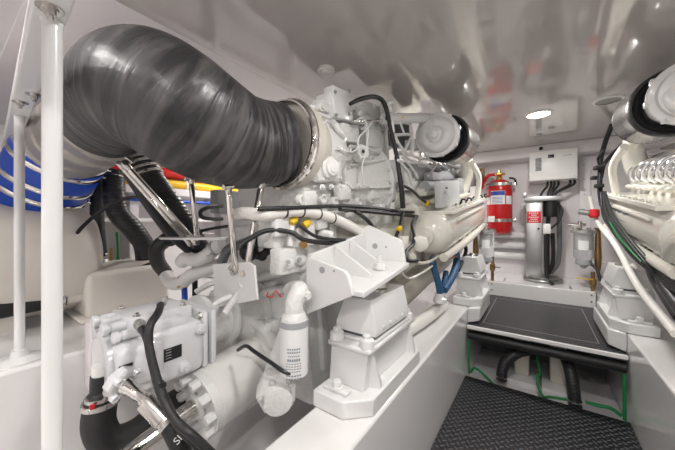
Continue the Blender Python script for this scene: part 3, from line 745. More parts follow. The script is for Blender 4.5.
# bell housing towards the pump
pc = V((-1.36, 1.06, .815)); m = MB()
m.lathe(pc + V((0, .02, 0)), (0, -1, -.03), [(0, .225), (.03, .225), (.034, .205), (.055, .20), (.06, .215), (.085, .215), (.09, .19), (.13, .165), (.16, .135), (.18, .128), (.19, .145), (.215, .145), (.22, .118), (.30, .118), (.31, .135), (.335, .135)], 40)
for k in range(12):
    a = 2 * math.pi * k / 12; q = pc + V((.20 * math.cos(a), -.065, .20 * math.sin(a))); m.bolt(q, (0, -1, 0), .010, .012)
for k in range(8):
    a = 2 * math.pi * k / 8 + .3; q = pc + V((.15 * math.cos(a), -.08, .15 * math.sin(a))); m.slab([q, q + V((0, .07, 0)), q + V((.05 * math.cos(a), .07, .05 * math.sin(a)))], (.012 * math.sin(a), 0, .012 * math.cos(a)))
m.out('bell_housing', CAST, g)
m = MB(); m.tube([P(226, 312, X=-1.17), P(232, 303, X=-1.15), P(240, 292, X=-1.12), P(243, 284, X=-1.1)], [.018, .017, .020, .022], 14)
m.tube([P(214, 305, X=-1.2), P(222, 300, X=-1.18), P(232, 296, X=-1.16)], .012, 10)
m.out('breather_pipe', CAST, g); m = MB(); m.tube([P(196, 292, X=-1.45), P(210, 284, X=-1.4), P(222, 281, X=-1.35)], .014, 12); m.out('breather_pipe', CAST, g)
# oil filter on its elbow head
fx = P(294, 345, X=-.81); fb, ft = P(294, 374, X=-.81), P(294, 318, X=-.81); fr = .058
of = MB().lathe((fx.x, fx.y, fb.z), (0, 0, 1), [(0, fr * .8), (.008, fr * .97), (.02, fr), (ft.z - fb.z - .02, fr), (ft.z - fb.z - .006, fr * .97), (ft.z - fb.z, fr * .85)], 36).out('oil_filter', WHITE, g)
MB().lathe((fx.x, fx.y, ft.z - .028), (0, 0, 1), [(0, fr * 1.015), (.012, fr * 1.02), (.024, fr * 1.01)], 36).out('seal_ring', GREYM, of)
m = MB(); dcam = V((-fx.x, -fx.y, 0)).normalized(); aa = math.atan2(dcam.y, dcam.x)
zz = ft.z - .10
for (k, wdt, hh) in [(0, .9, .005), (1, .9, .005), (2.2, .8, .004), (3.2, .9, .010), (4.6, 1.1, .003), (5.4, 1.1, .003), (6.2, 1.1, .003), (7.0, .9, .003), (8.2, 1.1, .005), (9.2, 1.1, .005)]:
    z = zz - k * .0125; n = 6
    for j in range(n):
        a0 = aa - wdt / 2 + wdt * j / n; a1 = a0 + wdt / n * .72
        q = lambda a, z: V((fx.x + (fr + .0008) * math.cos(a), fx.y + (fr + .0008) * math.sin(a), z))
        m.slab([q(a0, z), q(a1, z), q(a1, z - hh), q(a0, z - hh)], dcam * .0005)
m.out('printed_text', INK, of)
m = MB(); m.lathe((fx.x, fx.y, ft.z), (0, 0, 1), [(0, fr * .9), (.02, fr * .8), (.035, fr * .55)], 28)
m.tube([(fx.x, fx.y, ft.z + .01), (fx.x, fx.y, ft.z + .06), (fx.x + .0, fx.y + .03, ft.z + .10), (fx.x - .04, fx.y + .06, ft.z + .10), (fx.x - .1, fx.y + .09, ft.z + .08)], [.042, .038, .040, .036, .04], 18)
m.bolt((fx.x + .04, fx.y + .03, ft.z + .09), (1, -.3, 0), .015, .018)
m.out('filter_head', CAST, g)
# side pump under the filter
q = P(291, 392, X=-.83); m = MB(); m.lathe(q + V((-.12, .02, .01)), (1, -.75, -.1), [(0, .06), (.03, .075), (.08, .08), (.10, .082), (.118, .08)], 7)
m.lathe(q + V((-.12, .02, .01)), (1, -.75, -.1), [(.03, .06), (.16, .055)], 24)
m.tube([q + V((-.14, .03, .0)), q + V((-.13, .06, .10)), q + V((-.1, .08, .19))], [.05, .04, .045], 16)
m.out('oil_pump', CAST, g)
m = MB(); dd = V((1, -.75, -.1)).normalized(); q2 = q + V((-.12, .02, .01)) + dd * .118; _, A_, B_ = frame(dd)
for k in range(5):
    a = 2 * math.pi * k / 5; m.bolt(q2 + A_ * .066 * math.cos(a) + B_ * .066 * math.sin(a), dd, .009, .01)
m.lathe(q2 - dd * .002, dd, [(0, .056), (.005, .055)], 7); m.out('pump_cover', GREYL, g)
# red wire tag
tag(MB().tube([P(268, 292, X=-.86), P(267, 296, X=-.86), P(272, 297, X=-.86), P(275, 291, X=-.86), P(279, 294, X=-.86), P(281, 297, X=-.86)], .0025, 6).out('loose_wire', RED), 'small curled red wire above the white oil filter', 'wire')
tag(MB().tube([P(238, 350, X=-1.08), P(246, 346, X=-1.02), P(255, 352, X=-.95), P(270, 362, X=-.87), P(285, 372, X=-.80), P(299, 374, X=-.77)], .008, 8).out('loose_cable', BLACKP), 'thin black cable crossing under the white oil filter', 'cable')

# gearbox side bracket over the near mount
t = thing('engine_bracket', 'white gusseted steel bracket reaching out over the nearest mount', 'bracket', (-.72, 1.15, 1.0))
zb = lambda y: 1.008 + (y - .95) * .125
y0, y1 = .95, 1.42
m = MB(); m.slab([(-.83, y0, zb(y0)), (-.545, y0 + .0, zb(y0)), (-.545, y1, zb(y1)), (-.83, y1, zb(y1))], (0, 0, .024)); m.out('base_plate', WHITE, t, bevel=.004)
m = MB(); m.slab([(-.83, y0, zb(y0) + .02), (-.83, y1, zb(y1) + .02), (-.83, y1, zb(y1) + .17), (-.83, y0, zb(y0) + .15)], (.022, 0, 0)); m.out('back_plate', WHITE, t, bevel=.004)
m = MB(); zz = 1.3
pg = [(-.82, -.400), (-.82, -.165), (-.80, -.150), (-.625, -.192), (-.608, -.21), (-.585, -.275), (-.585, -.285)]
m.slab([(x, y0 - .022, z + zz) for x, z in pg], (0, .022, 0)); go = m.out('near_gusset', WHITE, t, bevel=.003)
m = MB(); q = P(322, 270, Y=y0 - .022); m.lathe(q, (0, -1, 0), [(0, .014), (.001, .014)], 20); m.out('hole', GREYM, go); m = MB(); q = P(334, 271, Y=y0 - .022); m.lathe(q, (0, -1, 0), [(0, .005), (.001, .005)], 12); m.out('hole', GREYM, go)
m = MB(); z1 = zb(y1)
m.slab([(-.82, y1, z1), (-.82, y1, z1 + .20), (-.79, y1, z1 + .215), (-.60, y1, z1 + .14), (-.585, y1, z1 + .12), (-.57, y1, z1 + .02), (-.57, y1, z1)], (0, .022, 0)); go = m.out('far_gusset', WHITE, t, bevel=.003)
m = MB(); q = P(375, 246, Y=y1); m.lathe(q, (0, -1, 0), [(0, .016), (.001, .016)], 20); m.out('hole', GREYM, go); m = MB(); q = P(386, 247, Y=y1); m.lathe(q, (0, -1, 0), [(0, .006), (.001, .006)], 12); m.out('hole', GREYM, go)
for yy in (y0 + .16, y0 + .30):
    m = MB(); m.slab([(-.82, yy, zb(yy) + .02), (-.60, yy, zb(yy) + .02), (-.60, yy, zb(yy) + .04), (-.80, yy, zb(yy) + .16)], (0, .016, 0)); m.out('rib', WHITE, t, bevel=.002)
q = V((-.635, 1.26, zb(1.26) + .024)); m = MB().lathe(q, (0, 0, 1), [(0, .034), (.006, .034), (.006, .026), (.028, .025), (.030, .015), (.065, .014)], 20).out('mount_bolt', WHITE, t)
MB().lathe((-.635, 1.26, .985), (0, 0, 1), [(0, .04), (zb(1.26) - .985 - .001, .04)], 24).out('spacer', STEEL, t)

# ================================================================== PROP SHAFT + COUPLING
ax = V((-1.22, .68, .50)); sd = V((0, math.cos(R(9)), math.sin(R(9))))
t = thing('propeller_shaft', 'polished propeller shaft running down to the lower left from the gearbox', 'shaft', (-1.22, .2, .35))
MB().cyl(ax - sd * 1.3, ax - sd * .0, .037, seg=32).out('shaft', POLISH, t)
m = MB(); m.lathe(ax - sd * .03, sd, [(0, .05), (.01, .06), (.02, .06), (.02, .145), (.055, .146)], 40); m.out('flange', CAST, t)
_, A_, B_ = frame(sd)
for k in range(10):
    a = 2 * math.pi * k / 10; q = ax - sd * .035 + A_ * .122 * math.cos(a) + B_ * .122 * math.sin(a)
    MB().lathe(q + sd * .04, -sd, [(0, .022), (.050, .022), (.054, .017)], 6).out('coupling_bolt', WHITE, t)
m = MB(); m.lathe(ax + sd * .02, sd, [(0, .11), (.0, .142), (.006, .148), (.28, .148), (.281, .152), (.32, .153), (.33, .14), (.36, .12), (.40, .12)], 56)
m.out('coupling_sleeve', WHITEG, t)
m = MB()
for k in range(10):
    a = 2 * math.pi * k / 10 + .2; q = ax + sd * .34 + A_ * .138 * math.cos(a) + B_ * .138 * math.sin(a); m.lathe(q + sd * .045, -sd, [(0, .014), (.03, .014), (.033, .01)], 6)
m.lathe(ax + sd * .375, sd, [(0, .16), (.03, .16)], 40)
m.out('rear_flange', CAST, t)

# ================================================================== HYDRAULIC PUMP on the gearbox
pc = V((-1.36, .70, .80)); t = thing('hydraulic_pump', 'white hydraulic pump with black rating plate in the left foreground', 'pump', (-1.36, .55, .62))
m = MB(); m.box((-1.49, .44, .655), (-1.20, .69, .875), .03, seg=3)
m.lathe((-1.36, .45, .79), (0, 1, 0), [(0, .105), (.24, .105)], 32)
m.box((-1.33, .37, .70), (-1.175, .52, .86), .03, seg=3)
m.out('pump_body', CASTW, t)
m = MB(); m.lathe((-1.34, .44, .765), (-.05, -1, 0), [(0, .120), (.03, .120), (.034, .105), (.045, .103), (.06, .118), (.08, .118), (.084, .10), (.078, .085)], 36); m.out('end_cover', CASTW, t)
# square flange at the gearbox end
m = MB(); m.box((-1.50, .685, .655), (-1.205, .710, .905), .012); m.box((-1.50, .722, .655), (-1.205, .750, .905), .012)
m.box((-1.45, .705, .70), (-1.25, .725, .90), .02)
m.out('flange', CASTW, t)
m = MB()
for (x, z) in ((-1.23, .885), (-1.475, .885), (-1.23, .68), (-1.475, .68)): m.lathe((x, .685, z), (0, -1, 0), [(0, .018), (.004, .018), (.004, .012), (.018, .012)], 6)
m.out('flange_bolt', STEEL, t)
# regulator valve block on top with cylinders
MB().box((-1.47, .43, .872), (-1.27, .67, .930), .008).out('regulator', CASTW, t)
MB().box((-1.27, .47, .862), (-1.215, .62, .905), .008).out('regulator_step', CASTW, t)
for (x, z, r_, y0_, y1_) in ((-1.44, .905, .021, .36, .60), (-1.375, .912, .017, .375, .66), (-1.315, .900, .021, .355, .58), (-1.25, .882, .018, .37, .55), (-1.46, .855, .019, .37, .5), (-1.21, .845, .016, .39, .5)):
    MB().lathe((x, y1_, z), (0, -1, 0), [(0, r_), (y1_ - y0_ - .028, r_), (y1_ - y0_ - .026, r_ * .8), (y1_ - y0_ - .02, r_ * .8), (y1_ - y0_ - .018, r_ * 1.12), (y1_ - y0_ - .002, r_ * 1.12), (y1_ - y0_, r_)], 18).out('spool_cylinder', CASTW, t)
for (y, z, L_) in ((.47, .84, .05), (.665, .84, .02), (.60, .70, .02), (.50, .70, .025)):
    MB().lathe((-1.205, y, z), (1, 0, 0), [(0, .024), (L_, .022), (L_ + .003, .018), (L_ + .003, .013), (L_ + .010, .012)], 18).out('port_plug', CASTW, t)
for (x, y) in ((-1.45, .46), (-1.29, .46), (-1.45, .64), (-1.29, .64)):
    MB().bolt((x, y, .930), (0, 0, 1), .009, .010).out('bolt', STEEL, t)
MB().box((-1.485, .60, .875), (-1.22, .605, .905), .002).out('seam', GREYM, t)
a, b = P(164, 363, X=-1.195), P(182, 344, X=-1.195)
m = MB(); m.box((-1.2, a.y, a.z), (-1.1965, b.y, b.z), .0); pt = m.out('rating_plate', BLACKP, t)
m = MB()
for k in range(4): m.box((-1.1965, a.y + .008, a.z + .010 + k * .011), (-1.196, a.y + .028, a.z + .013 + k * .011))
m.out('plate_print', GREYM, pt)
a, b = P(119, 371, X=-1.172), P(133, 365, X=-1.172)
m = MB(); m.box((-1.176, a.y, a.z + .003), (-1.172, b.y, b.z + .01)); m.out('small_plate', BLACKP, t)
# outlet flange, four socket bolts, chrome adapter
fo = P(122, 382, X=-1.165); fe = P(146, 400, X=-1.06); ff = P(170, 424, X=-.98); fg = P(176, 438, X=-.955)
dd = (fe - fo).normalized(); m = MB(); _, A_, B_ = frame(dd)
m.lathe(fo - dd * .02, dd, [(0, .05), (.012, .052), (.03, .052), (.036, .046)], 8)
m.out('outlet_flange', CASTW, t)
for k in range(4):
    a = math.pi / 4 + math.pi / 2 * k; m = MB(); q = fo + dd * .012 + A_ * .044 * math.cos(a) + B_ * .044 * math.sin(a); m.lathe(q, dd, [(0, .013), (.018, .013), (.018, .007), (.01, .006)], 18); m.out('socket_bolt', CASTW, t)
t = thing('hydraulic_hose', 'thick black hydraulic hose with chrome fitting on the pump outlet, bottom left', 'hose', tuple(fg))
m = MB(); m.lathe(fo + dd * .016, dd, [(0, .028), (.02, .026), (.035, .020), ((fe - fo).length - .03, .018), ((fe - fo).length - .02, .024), ((fe - fo).length, .024)], 24); m.out('adapter', POLISH, t)
d2 = (ff - fe).normalized(); L2 = (ff - fe).length
m = MB(); m.lathe(fe, d2, [(0, .024), (.004, .033), (.01, .034), (L2 * .78, .034), (L2 * .8, .030), (L2 * .86, .030), (L2 * .88, .035), (L2, .033)], 32); m.out('ferrule', STEEL, t)
MB().tube([ff - d2 * .01, fg, P(182, 452, X=-.94), P(186, 480, X=-.92), P(186, 520, X=-.92)], .028, 20).out('hose', BLACK, t)
def text(name, body, size, loc, rotm, m, parent=None, extrude=.0004):
    cu = D.curves.new(name, 'FONT'); cu.body = body; cu.size = size; cu.extrude = extrude; cu.align_x = 'CENTER'; cu.align_y = 'CENTER'
    tmp = D.objects.new('tmp', cu); COL.objects.link(tmp)
    bpy.context.view_layer.update()
    me = D.meshes.new_from_object(tmp.evaluated_get(bpy.context.evaluated_depsgraph_get())); D.objects.remove(tmp)
    me.materials.clear(); me.materials.append(m); o = D.objects.new(name, me); COL.objects.link(o)
    wp = V((0, 0, 0)); q = parent
    while q is not None: wp += q.location; q = q.parent
    o.matrix_world = Matrix.Translation(V(loc) - wp) @ rotm.to_4x4()
    if parent: o.parent = parent
    return o
q = P(178, 440, X=-.95); n = V((-q.x, -q.y, 1.3 - q.z)).normalized(); ydir = (V((.4, -.9, .5)) - n * V((.4, -.9, .5)).dot(n)).normalized(); ydir = -ydir
up = V((0, 0, 1)); rx = up.cross(n).normalized(); ry = n.cross(rx)
rm = Matrix((rx, ry, n)).transposed() @ Matrix.Rotation(R(40), 3, 'Z')
text('hose_marking', 'SI', .03, q + n * .031, rm, LABELW, t)
# pair of thin black hoses over the pump
for (pts, l) in (([(161, 304, -1.22), (158, 313, -1.12), (150, 326, -1.08), (149, 345, -1.06), (155, 372, -1.02), (163, 395, -.98), (178, 425, -.93), (198, 446, -.88), (215, 462, -.86)], 'thin black hose rising highest over the hydraulic pump, with brass end'),
                 ([(141, 327, -1.18), (147, 338, -1.10), (152, 360, -1.05), (158, 385, -1.0), (166, 405, -.96), (178, 423, -.91), (194, 437, -.86), (212, 454, -.84)], 'second thin black hose starting lower on the pump regulator')):
    pp = [P(u, v, X=x) for u, v, x in pts]
    o = tag(MB().tube(pp, .0135, 12).out('hydraulic_line', BLACK), l, 'hose', 'thin hoses over the hydraulic pump')
    dd = (pp[1] - pp[0]).normalized(); MB().lathe(pp[0] - dd * .03, dd, [(0, .019), (.018, .019), (.018, .015), (.045, .016)], 12).out('end_fitting', STEELB, o)
q = P(160, 384, X=-1.0); tag(MB().box(q - V((.02, .01, .008)), q + V((.02, .012, .008)), .003).out('hose_clip', BLACKP), 'small black clip joining the two thin hoses', 'clip')
q = P(178, 424, X=-.925); 
# big black suction elbow under the pump
e0 = P(101, 385, X=-1.33)
pts = [e0, P(101, 402, X=-1.32), P(99, 425, X=-1.30), P(110, 441, X=-1.28), P(135, 433, X=-1.29), P(160, 412, X=-1.34), P(185, 395, X=-1.42), P(205, 384, X=-1.5)]
t = thing('suction_hose', 'fat black elbow hose with steel clamp under the hydraulic pump', 'hose', tuple(pts[3]))
MB().tube(pts[1:], .052, 24).out('hose', BLACKM, t)
MB().lathe(e0 + V((0, 0, .04)), (0, 0, -1), [(0, .032), (.06, .034), (.08, .05), (.10, .05)], 24).out('rubber_cuff', BLACK, t)
clamp(MB(), P(101, 402, X=-1.32), (0, 0, 1), .056, .02).out('hose_clamp', STEEL, t)
clamp(MB(), P(101, 396, X=-1.32), (0, 0, 1), .046, .014).out('hose_clamp', STEEL, t)
q = P(92, 407, X=-1.27); MB().box(q - V((.007, .007, .007)), q + V((.007, .007, .007)), .002).out('red_mark', REDP, t)
MB().cyl(e0 + V((0, 0, .03)), e0 + V((0, .0, .075)), .028, seg=18).out('pipe_stub', PLASTIC, t)
# white junction box behind the pump
a, b = sidebox(78, 333, 108, 395, -1.72, .12); m = MB(); m.box((-1.795, .42, .50), (-1.70, .62, .82), .01); o = m.out('junction_box', GELWALL); tag(o, 'plain white box fixed low to the shelf face behind the hydraulic pump', 'box')

# bolted upright plate and struts holding up the exhaust
t = thing('strut_plate', 'upright white plate with two bolts at the foot of the steel struts', 'plate', (-1.1, .80, 1.0))
a = P(213, 292, X=-1.12); b = P(256, 300, X=-1.0)
m = MB(); c = [P(213, 264, Y=.80), P(248, 262, Y=.80), P(254, 266, Y=.80), P(257, 300, Y=.80), P(214, 308, Y=.80)]
m.slab(c, (0, .012, 0)); m.out('plate', WHITE, t, bevel=.003)
for (u, v) in ((231, 268), (237, 268)): MB().bolt(P(u, v, Y=.80), (0, -1, 0), .009, .010).out('bolt', STEEL, t)
def strut(a, b, r, label, grp='polished steel struts under the exhaust'):
    a, b = V(a), V(b); d = (b - a).normalized(); L = (b - a).length
    t = thing('support_strut', label, 'strut', tuple(a), grp)
    MB().lathe(a + d * .03, d, [(0, r * .7), (.01, r), (L - .07, r), (L - .06, r * .7)], 18).out('rod', POLISH, t)
    for p, q in ((a, d), (b, -d)):
        m = MB(); m.lathe(p, q, [(0, r * 1.1), (.025, r * 1.1), (.04, r * .6)], 12); _, A_, B_ = frame(q); m.cyl(p - A_ * r * 1.6, p + A_ * r * 1.6, r * .9, seg=12); m.out('end_joint', STEEL, t)
strut(P(228, 187, X=-1.09), P(236, 272, X=-1.13), .014, 'polished vertical strut right of the grey box under the exhaust')
strut(P(262, 182, X=-1.06), P(246, 274, X=-1.08), .016, 'polished leaning strut closest to the engine under the exhaust')
strut(P(191, 178, X=-1.55), P(197, 238, X=-1.55), .015, 'polished upright rod standing on the flat bracket behind the struts')
strut(P(124, 163, X=-1.52), P(196, 243, X=-1.5), .014, 'upper polished rod slanting down beside the corrugated hose')
strut(P(118, 163, X=-1.54), P(190, 245, X=-1.52), .009, 'thinner polished rod slanting just under its neighbour')
m = MB(); c = [P(158, 243, X=-1.62), P(196, 236, X=-1.45), P(230, 236, X=-1.30), P(226, 243, X=-1.22), P(196, 248, X=-1.32), P(160, 247, X=-1.5)]
z = 1.215; m.slab([(p.x, p.y, z) for p in c], (0, 0, .008)); tag(m.out('flat_bracket', STEELB), 'flat triangular metal bracket at the foot of the upright rod', 'bracket')

# ================================================================== EXHAUST
path = [(-1.08, 1.035, 1.70), (-1.12, .92, 1.68), (-1.13, .80, 1.67), (-1.12, .70, 1.68), (-1.125, .62, 1.705), (-1.15, .55, 1.745), (-1.22, .49, 1.795), (-1.36, .47, 1.825), (-1.53, .475, 1.825), (-1.72, .48, 1.80)]
t = MB(); t.tube(path, [.200, .210, .218, .222, .225, .226, .224, .212, .200, .192], 56, n=10, uv=True, caps=True)
ex = tag(t.out('exhaust_elbow', WRAP), 'huge charcoal wrapped exhaust elbow hanging across the upper left', 'exhaust pipe')
t = MB(); t.tube([(-1.69, .48, 1.805), (-1.90, .48, 1.79), (-2.12, .475, 1.78), (-2.35, .47, 1.755)], [.18, .20, .208, .212], 40); o = t.out('exhaust_blanket', WRAPS); tag(o, 'crumpled silver heat blanket between the dark elbow and the blue hose', 'heat blanket')
m = MB(); m.lathe(P(118, 152, X=-1.77), (.3, -.5, .2), [(0, .02), (.02, .03), (.03, .02)], 10); q = P(118, 152, X=-1.75)
m.tube([q + V((-.12, 0, -.02)), q, q + V((.06, .05, -.05))], .012, 8); m.out('lashing_bracket', STEEL, o)
pb = [V((-2.33, .475, 1.775)), V((-2.42, .45, 1.69)), V((-2.50, .42, 1.59)), V((-2.57, .39, 1.49)), V((-2.61, .37, 1.40))]
t = MB(); t.tube(pb, [.222, .224, .224, .22, .21], 48, n=8); o = tag(t.out('exhaust_hose', BLUE), 'bright blue silicone exhaust hose with steel band clamps on the left', 'hose')
def at(f):
    f = f * (len(pb) - 1); i = min(int(f), len(pb) - 2); return pb[i].lerp(pb[i + 1], f - i), (pb[i + 1] - pb[i]).normalized()
for f_ in (.10, .26, .52, .68):
    p, d = at(f_); clamp(MB(), p, d, .226, .03).out('band_clamp', POLISH, o)
t = MB(); p, d = at(.0); t.lathe(p - d * .005, d, [(0, .2255), (.004, .2255)], 40).out('red_edge', REDD, o)

# ================================================================== HULL SIDE: tank, box, hoses
t = thing('exhaust_silencer', 'ivory fibreglass silencer tank with domed end lying on the left shelf', 'tank', (-2.62, -.2, .68))
m = MB(); m.lathe((-2.62, -1.3, 1.075), (0, 1, 0), [(0, .30), (.05, .36), (1.78, .365), (1.84, .355), (1.90, .32), (1.945, .26), (1.975, .17), (1.985, .05)], 56)
m.lathe((-2.62, .36, 1.25), (0, 0, 1), [(0, .24), (.10, .20), (.20, .20)], 40)
m.out('tank_body', TANKW, t)
MB().box((-2.8, -.9, .68), (-2.4, -.8, .80)).out('cradle', TANKW, t); MB().box((-2.8, .2, .68), (-2.4, .3, .80)).out('cradle', TANKW, t)
t = thing('water_box', 'ivory moulded box on the shelf with clamped hose at its left end', 'box', (-2.44, .76, .68))
m = MB(); m.box((-2.62, .54, .69), (-2.27, 1.03, .985), .04, seg=4); m.box((-2.65, .51, .68), (-2.24, 1.06, .70), .008)
m.slab([(-2.33, .58, .97), (-2.56, .58, .97), (-2.55, .75, 1.02), (-2.33, .75, 1.02)], (0, .22, 0))
m.cyl((-2.40, .40, .845), (-2.40, .56, .845), .058, seg=28); m.out('box_body', TANKW, t, bevel=.006)
o = hose('inlet_hose', [(-2.40, .47, .845), (-2.40, .35, .845), (-2.38, .1, .85), (-2.3, -.4, .85), (-2.3, -1.0, .85)], [.066, .068, .078, .09, .09], BLACKM, 'fat black hose from the left end of the ivory box, behind the poles', 'hose')
for y in (.455, .43, .395, .37): clamp(MB(), (-2.40, y, .845), (0, 1, 0), .071, .014).out('hose_clamp', POLISH, o)
hose('drain_hose', [P(114, 172, X=-2.45), P(114, 190, X=-2.42), P(118, 212, X=-2.38), P(132, 228, X=-2.36), P(143, 243, X=-2.38), P(146, 258, X=-2.40), P(147, 272, X=-2.42)], .066, HOSE, 'black S-shaped hose dropping into the top of the ivory box', 'hose', 'black hoses along the left hull side', 20, [(P(147, 267, X=-2.42), (0, 0, 1), POLISH), (P(146.5, 262, X=-2.42), (0, 0, 1), POLISH), (P(114, 176, X=-2.445), (0, 0, 1), POLISH)])
hose('drain_hose', [P(104, 168, X=-2.6), P(100, 185, X=-2.62), P(97, 205, X=-2.64), P(98, 230, X=-2.65), P(101, 256, X=-2.66)], .042, BLACK, 'straight narrow black hose just right of the ivory tank', 'hose', 'black hoses along the left hull side', 18, [(P(101, 254, X=-2.66), (0, 0, 1), POLISH)])
o = tag(MB().lathe(P(102, 259, X=-2.66), (0, 0, -1), [(0, .035), (.03, .05), (.06, .05), (.09, .03), (P(102, 259, X=-2.66).z - .682, .03)], 20).out('seacock', STEELB), 'small grey fitting under the straight narrow hose', 'fitting', 'grey fittings on the left shelf')
o = tag(MB().lathe(P(130, 258, X=-2.7), (0, 0, -1), [(0, .035), (.03, .05), (.06, .05), (.09, .03), (P(130, 258, X=-2.7).z - .682, .03)], 20).out('seacock', STEELB), 'small grey fitting left of the S-shaped hose end', 'fitting', 'grey fittings on the left shelf')
pp = [P(138, 163, X=-1.95), P(150, 183, X=-1.90), P(170, 208, X=-1.86), P(192, 240, X=-1.80), P(199, 252, X=-1.8)]
t = thing('corrugated_hose', 'thick black corrugated hose slanting down behind the polished rods', 'hose', tuple(pp[2]), 'black hoses along the left hull side')
MB().tube(pp, [.092, .09, .085, .075, .07], 24).out('hose', HOSE, t)
d = (pp[0] - pp[1]).normalized(); MB().lathe(pp[0] - d * .02, d, [(0, .088), (.12, .088), (.14, .07)], 28).out('pipe_stub', STEELB, t)
for k in (.02, .055, .09): clamp(MB(), pp[0] - d * k, d, .094, .016).out('hose_clamp', POLISH, t)
hose('drain_hose', [P(128, 172, X=-1.75), P(150, 205, X=-1.72), P(170, 232, X=-1.72), P(190, 250, X=-1.72)], .03, BLACK, 'narrow black hose sloping down beneath the polished rods', 'hose', 'black hoses along the left hull side')
hose('drain_hose', [P(165, 272, X=-2.2), P(158, 262, X=-2.15), P(157, 249, X=-2.1), P(166, 240, X=-2.05), P(178, 233, X=-2.0), P(184, 225, X=-2.0)], .047, BLACK, 'short curved black hose between the ivory box and the white elbows', 'hose', 'black hoses along the left hull side', 16, [(P(166, 272, X=-2.2), (-.2, 0, 1), POLISH), (P(170, 239, X=-2.03), (1, .3, .3), BLACKP)])
hose('vent_hose', [P(69, 246, X=-2.33), P(78, 232, X=-2.3), P(92, 218, X=-2.3), P(110, 205, X=-2.25), P(128, 198, X=-2.2), P(143, 197, X=-2.15)], .011, BLACK, 'thin black hose arching across above the ivory tank end', 'hose', None, 10, [(P(69.5, 245, X=-2.33), (.3, .3, .8), BRASS)])
hose('white_pipe', [P(166, 276, X=-2.05), P(172, 283, X=-1.95), P(182, 282, X=-1.85), P(192, 275, X=-1.78), P(205, 270, X=-1.68), P(222, 264, X=-1.55)], .042, WHITE, 'lower white pipe with elbow right of the ivory box', 'pipe', 'white elbowed pipes beside the gearbox', 18, [(P(184, 281, X=-1.84), (1, .2, .3), BRASS)])
hose('white_pipe', [P(182, 262, X=-1.8), P(186, 258, X=-1.74), P(196, 260, X=-1.66), P(206, 256, X=-1.56), P(214, 249, X=-1.5), P(222, 244, X=-1.45)], .040, WHITE, 'upper white pipe with elbow and ridged steel coupling', 'pipe', 'white elbowed pipes beside the gearbox', 18, [(P(212, 250, X=-1.52), (1, .3, .4), STEELB), (P(215, 248, X=-1.49), (1, .3, .4), STEELB)])
tag(MB().cyl(P(184, 277, X=-1.9), P(185, 304, X=-1.88), .018, seg=14).out('blue_hose', BLUE), 'short upright blue hose below the white elbow', 'hose')
tag(MB().cyl(P(195, 250, X=-1.95), V((-1.95, P(195, 250, X=-1.95).y, .681)), .018, seg=14).out('black_post', BLACKP), 'black upright bar behind the white elbows', 'bar')
for pth, l in (([P(117, 232, X=-2.92), P(118, 250, X=-2.92), P(117, 262, X=-2.92), P(110, 272, X=-2.9), P(104, 270, X=-2.88)], 'green earth wire curling left on the hull side'), ([P(118, 256, X=-2.92), P(121, 268, X=-2.92), P(130, 272, X=-2.92), P(140, 270, X=-2.9)], 'green earth wire curling right on the hull side')):
    tag(MB().tube(pth, .009, 8).out('earth_wire', GREEN), l, 'wire', 'green earth wires')
tag(MB().box(P(110, 262, X=-3.08), P(112, 248, X=-3.08) + V((.01, 0, 0))).out('yellow_tag', YELC), 'slim upright yellow tag on the hull side behind the hoses', 'tag')
# wall pipes
for (z, r, mm, x, l, y0) in ((1.775, .052, RED, -2.98, 'red insulated pipe run along the left hull side', .8), (1.67, .040, YEL, -2.93, 'yellow pipe run below the red one along the left hull side', .8), (1.95, .075, WHITE, -2.98, 'white pipe run above the red one along the left hull side', .6)):
    m = MB(); m.cyl((x, y0, z), (x, 2.9, z), r, seg=20); o = tag(m.out('wall_pipe', mm), l, 'pipe', 'coloured pipes along the left hull side')
    m = MB()
    for k in range(5): m.lathe((x, y0 + .25 + k * .42, z), (0, 1, 0), [(0, r + .004), (.025, r + .004)], 20)
    m.out('pipe_clip', PLASTIC, o)
tag(MB().cyl((-2.88, .5, 1.50), (-2.88, 1.9, 1.50), .016, seg=12).out('wall_pipe', BLUE), 'thin blue pipe below the yellow one on the left hull side', 'pipe', 'coloured pipes along the left hull side')
# grey relay box
t = thing('relay_box', 'small grey-topped white box on the hull side seen under the exhaust', 'box', (-1.95, 1.6, 1.1))
q0, q1 = P(219, 213, X=-1.9), P(246, 192, X=-1.9)
MB().box((-2.02, q0.y, q0.z), (-1.9, q1.y, q1.z), .008).out('lid', GREYM, t)
MB().box((-2.0, q0.y + .02, q0.z - .28), (-1.91, q1.y - .02, q0.z), .008).out('body', GELWALL, t)
MB().box((-3.09, q0.y + .12, q0.z - .2), (-2.0, q0.y + .16, q0.z - .16), .004).out('arm', GELWALL, t)
MB().lathe((-1.91, q1.y - .1, q0.z - .10), (1, 0, 0), [(0, .05), (.02, .05), (.02, .03), (.05, .03)], 20).out('gland', BRONZE, t)
hose('cable_loop', [P(222, 206, X=-1.85), P(210, 207, X=-1.8), P(201, 211, X=-1.78), P(202, 217, X=-1.78), P(212, 219, X=-1.8), P(222, 219, X=-1.85)], .013, BLACK, 'black cable looping left of the grey-topped box', 'cable')
hose('cable_run', [P(196, 232, X=-1.8), P(215, 228, X=-1.7), P(235, 225, X=-1.6)], .01, BLACK, 'black cable running under the grey-topped box', 'cable')
hose('braided_hose', [P(222, 262, X=-1.4), P(228, 250, X=-1.35), P(245, 243, X=-1.25), P(262, 237, X=-1.15), P(278, 234, X=-1.05)], .026, DGREY, 'dark braided hose passing behind the two steel struts', 'hose')
m = MB(); 
for (u, v, r) in ((249, 252, .045), (255, 243, .03), (262, 256, .025), (268, 250, .025), (272, 240, .018)): m.ball(P(u, v, X=-1.12), r, 1, 1, 1, 14)
m.tube([P(249, 252, X=-1.12), P(258, 256, X=-1.1), P(270, 250, X=-1.06)], .018, 10)
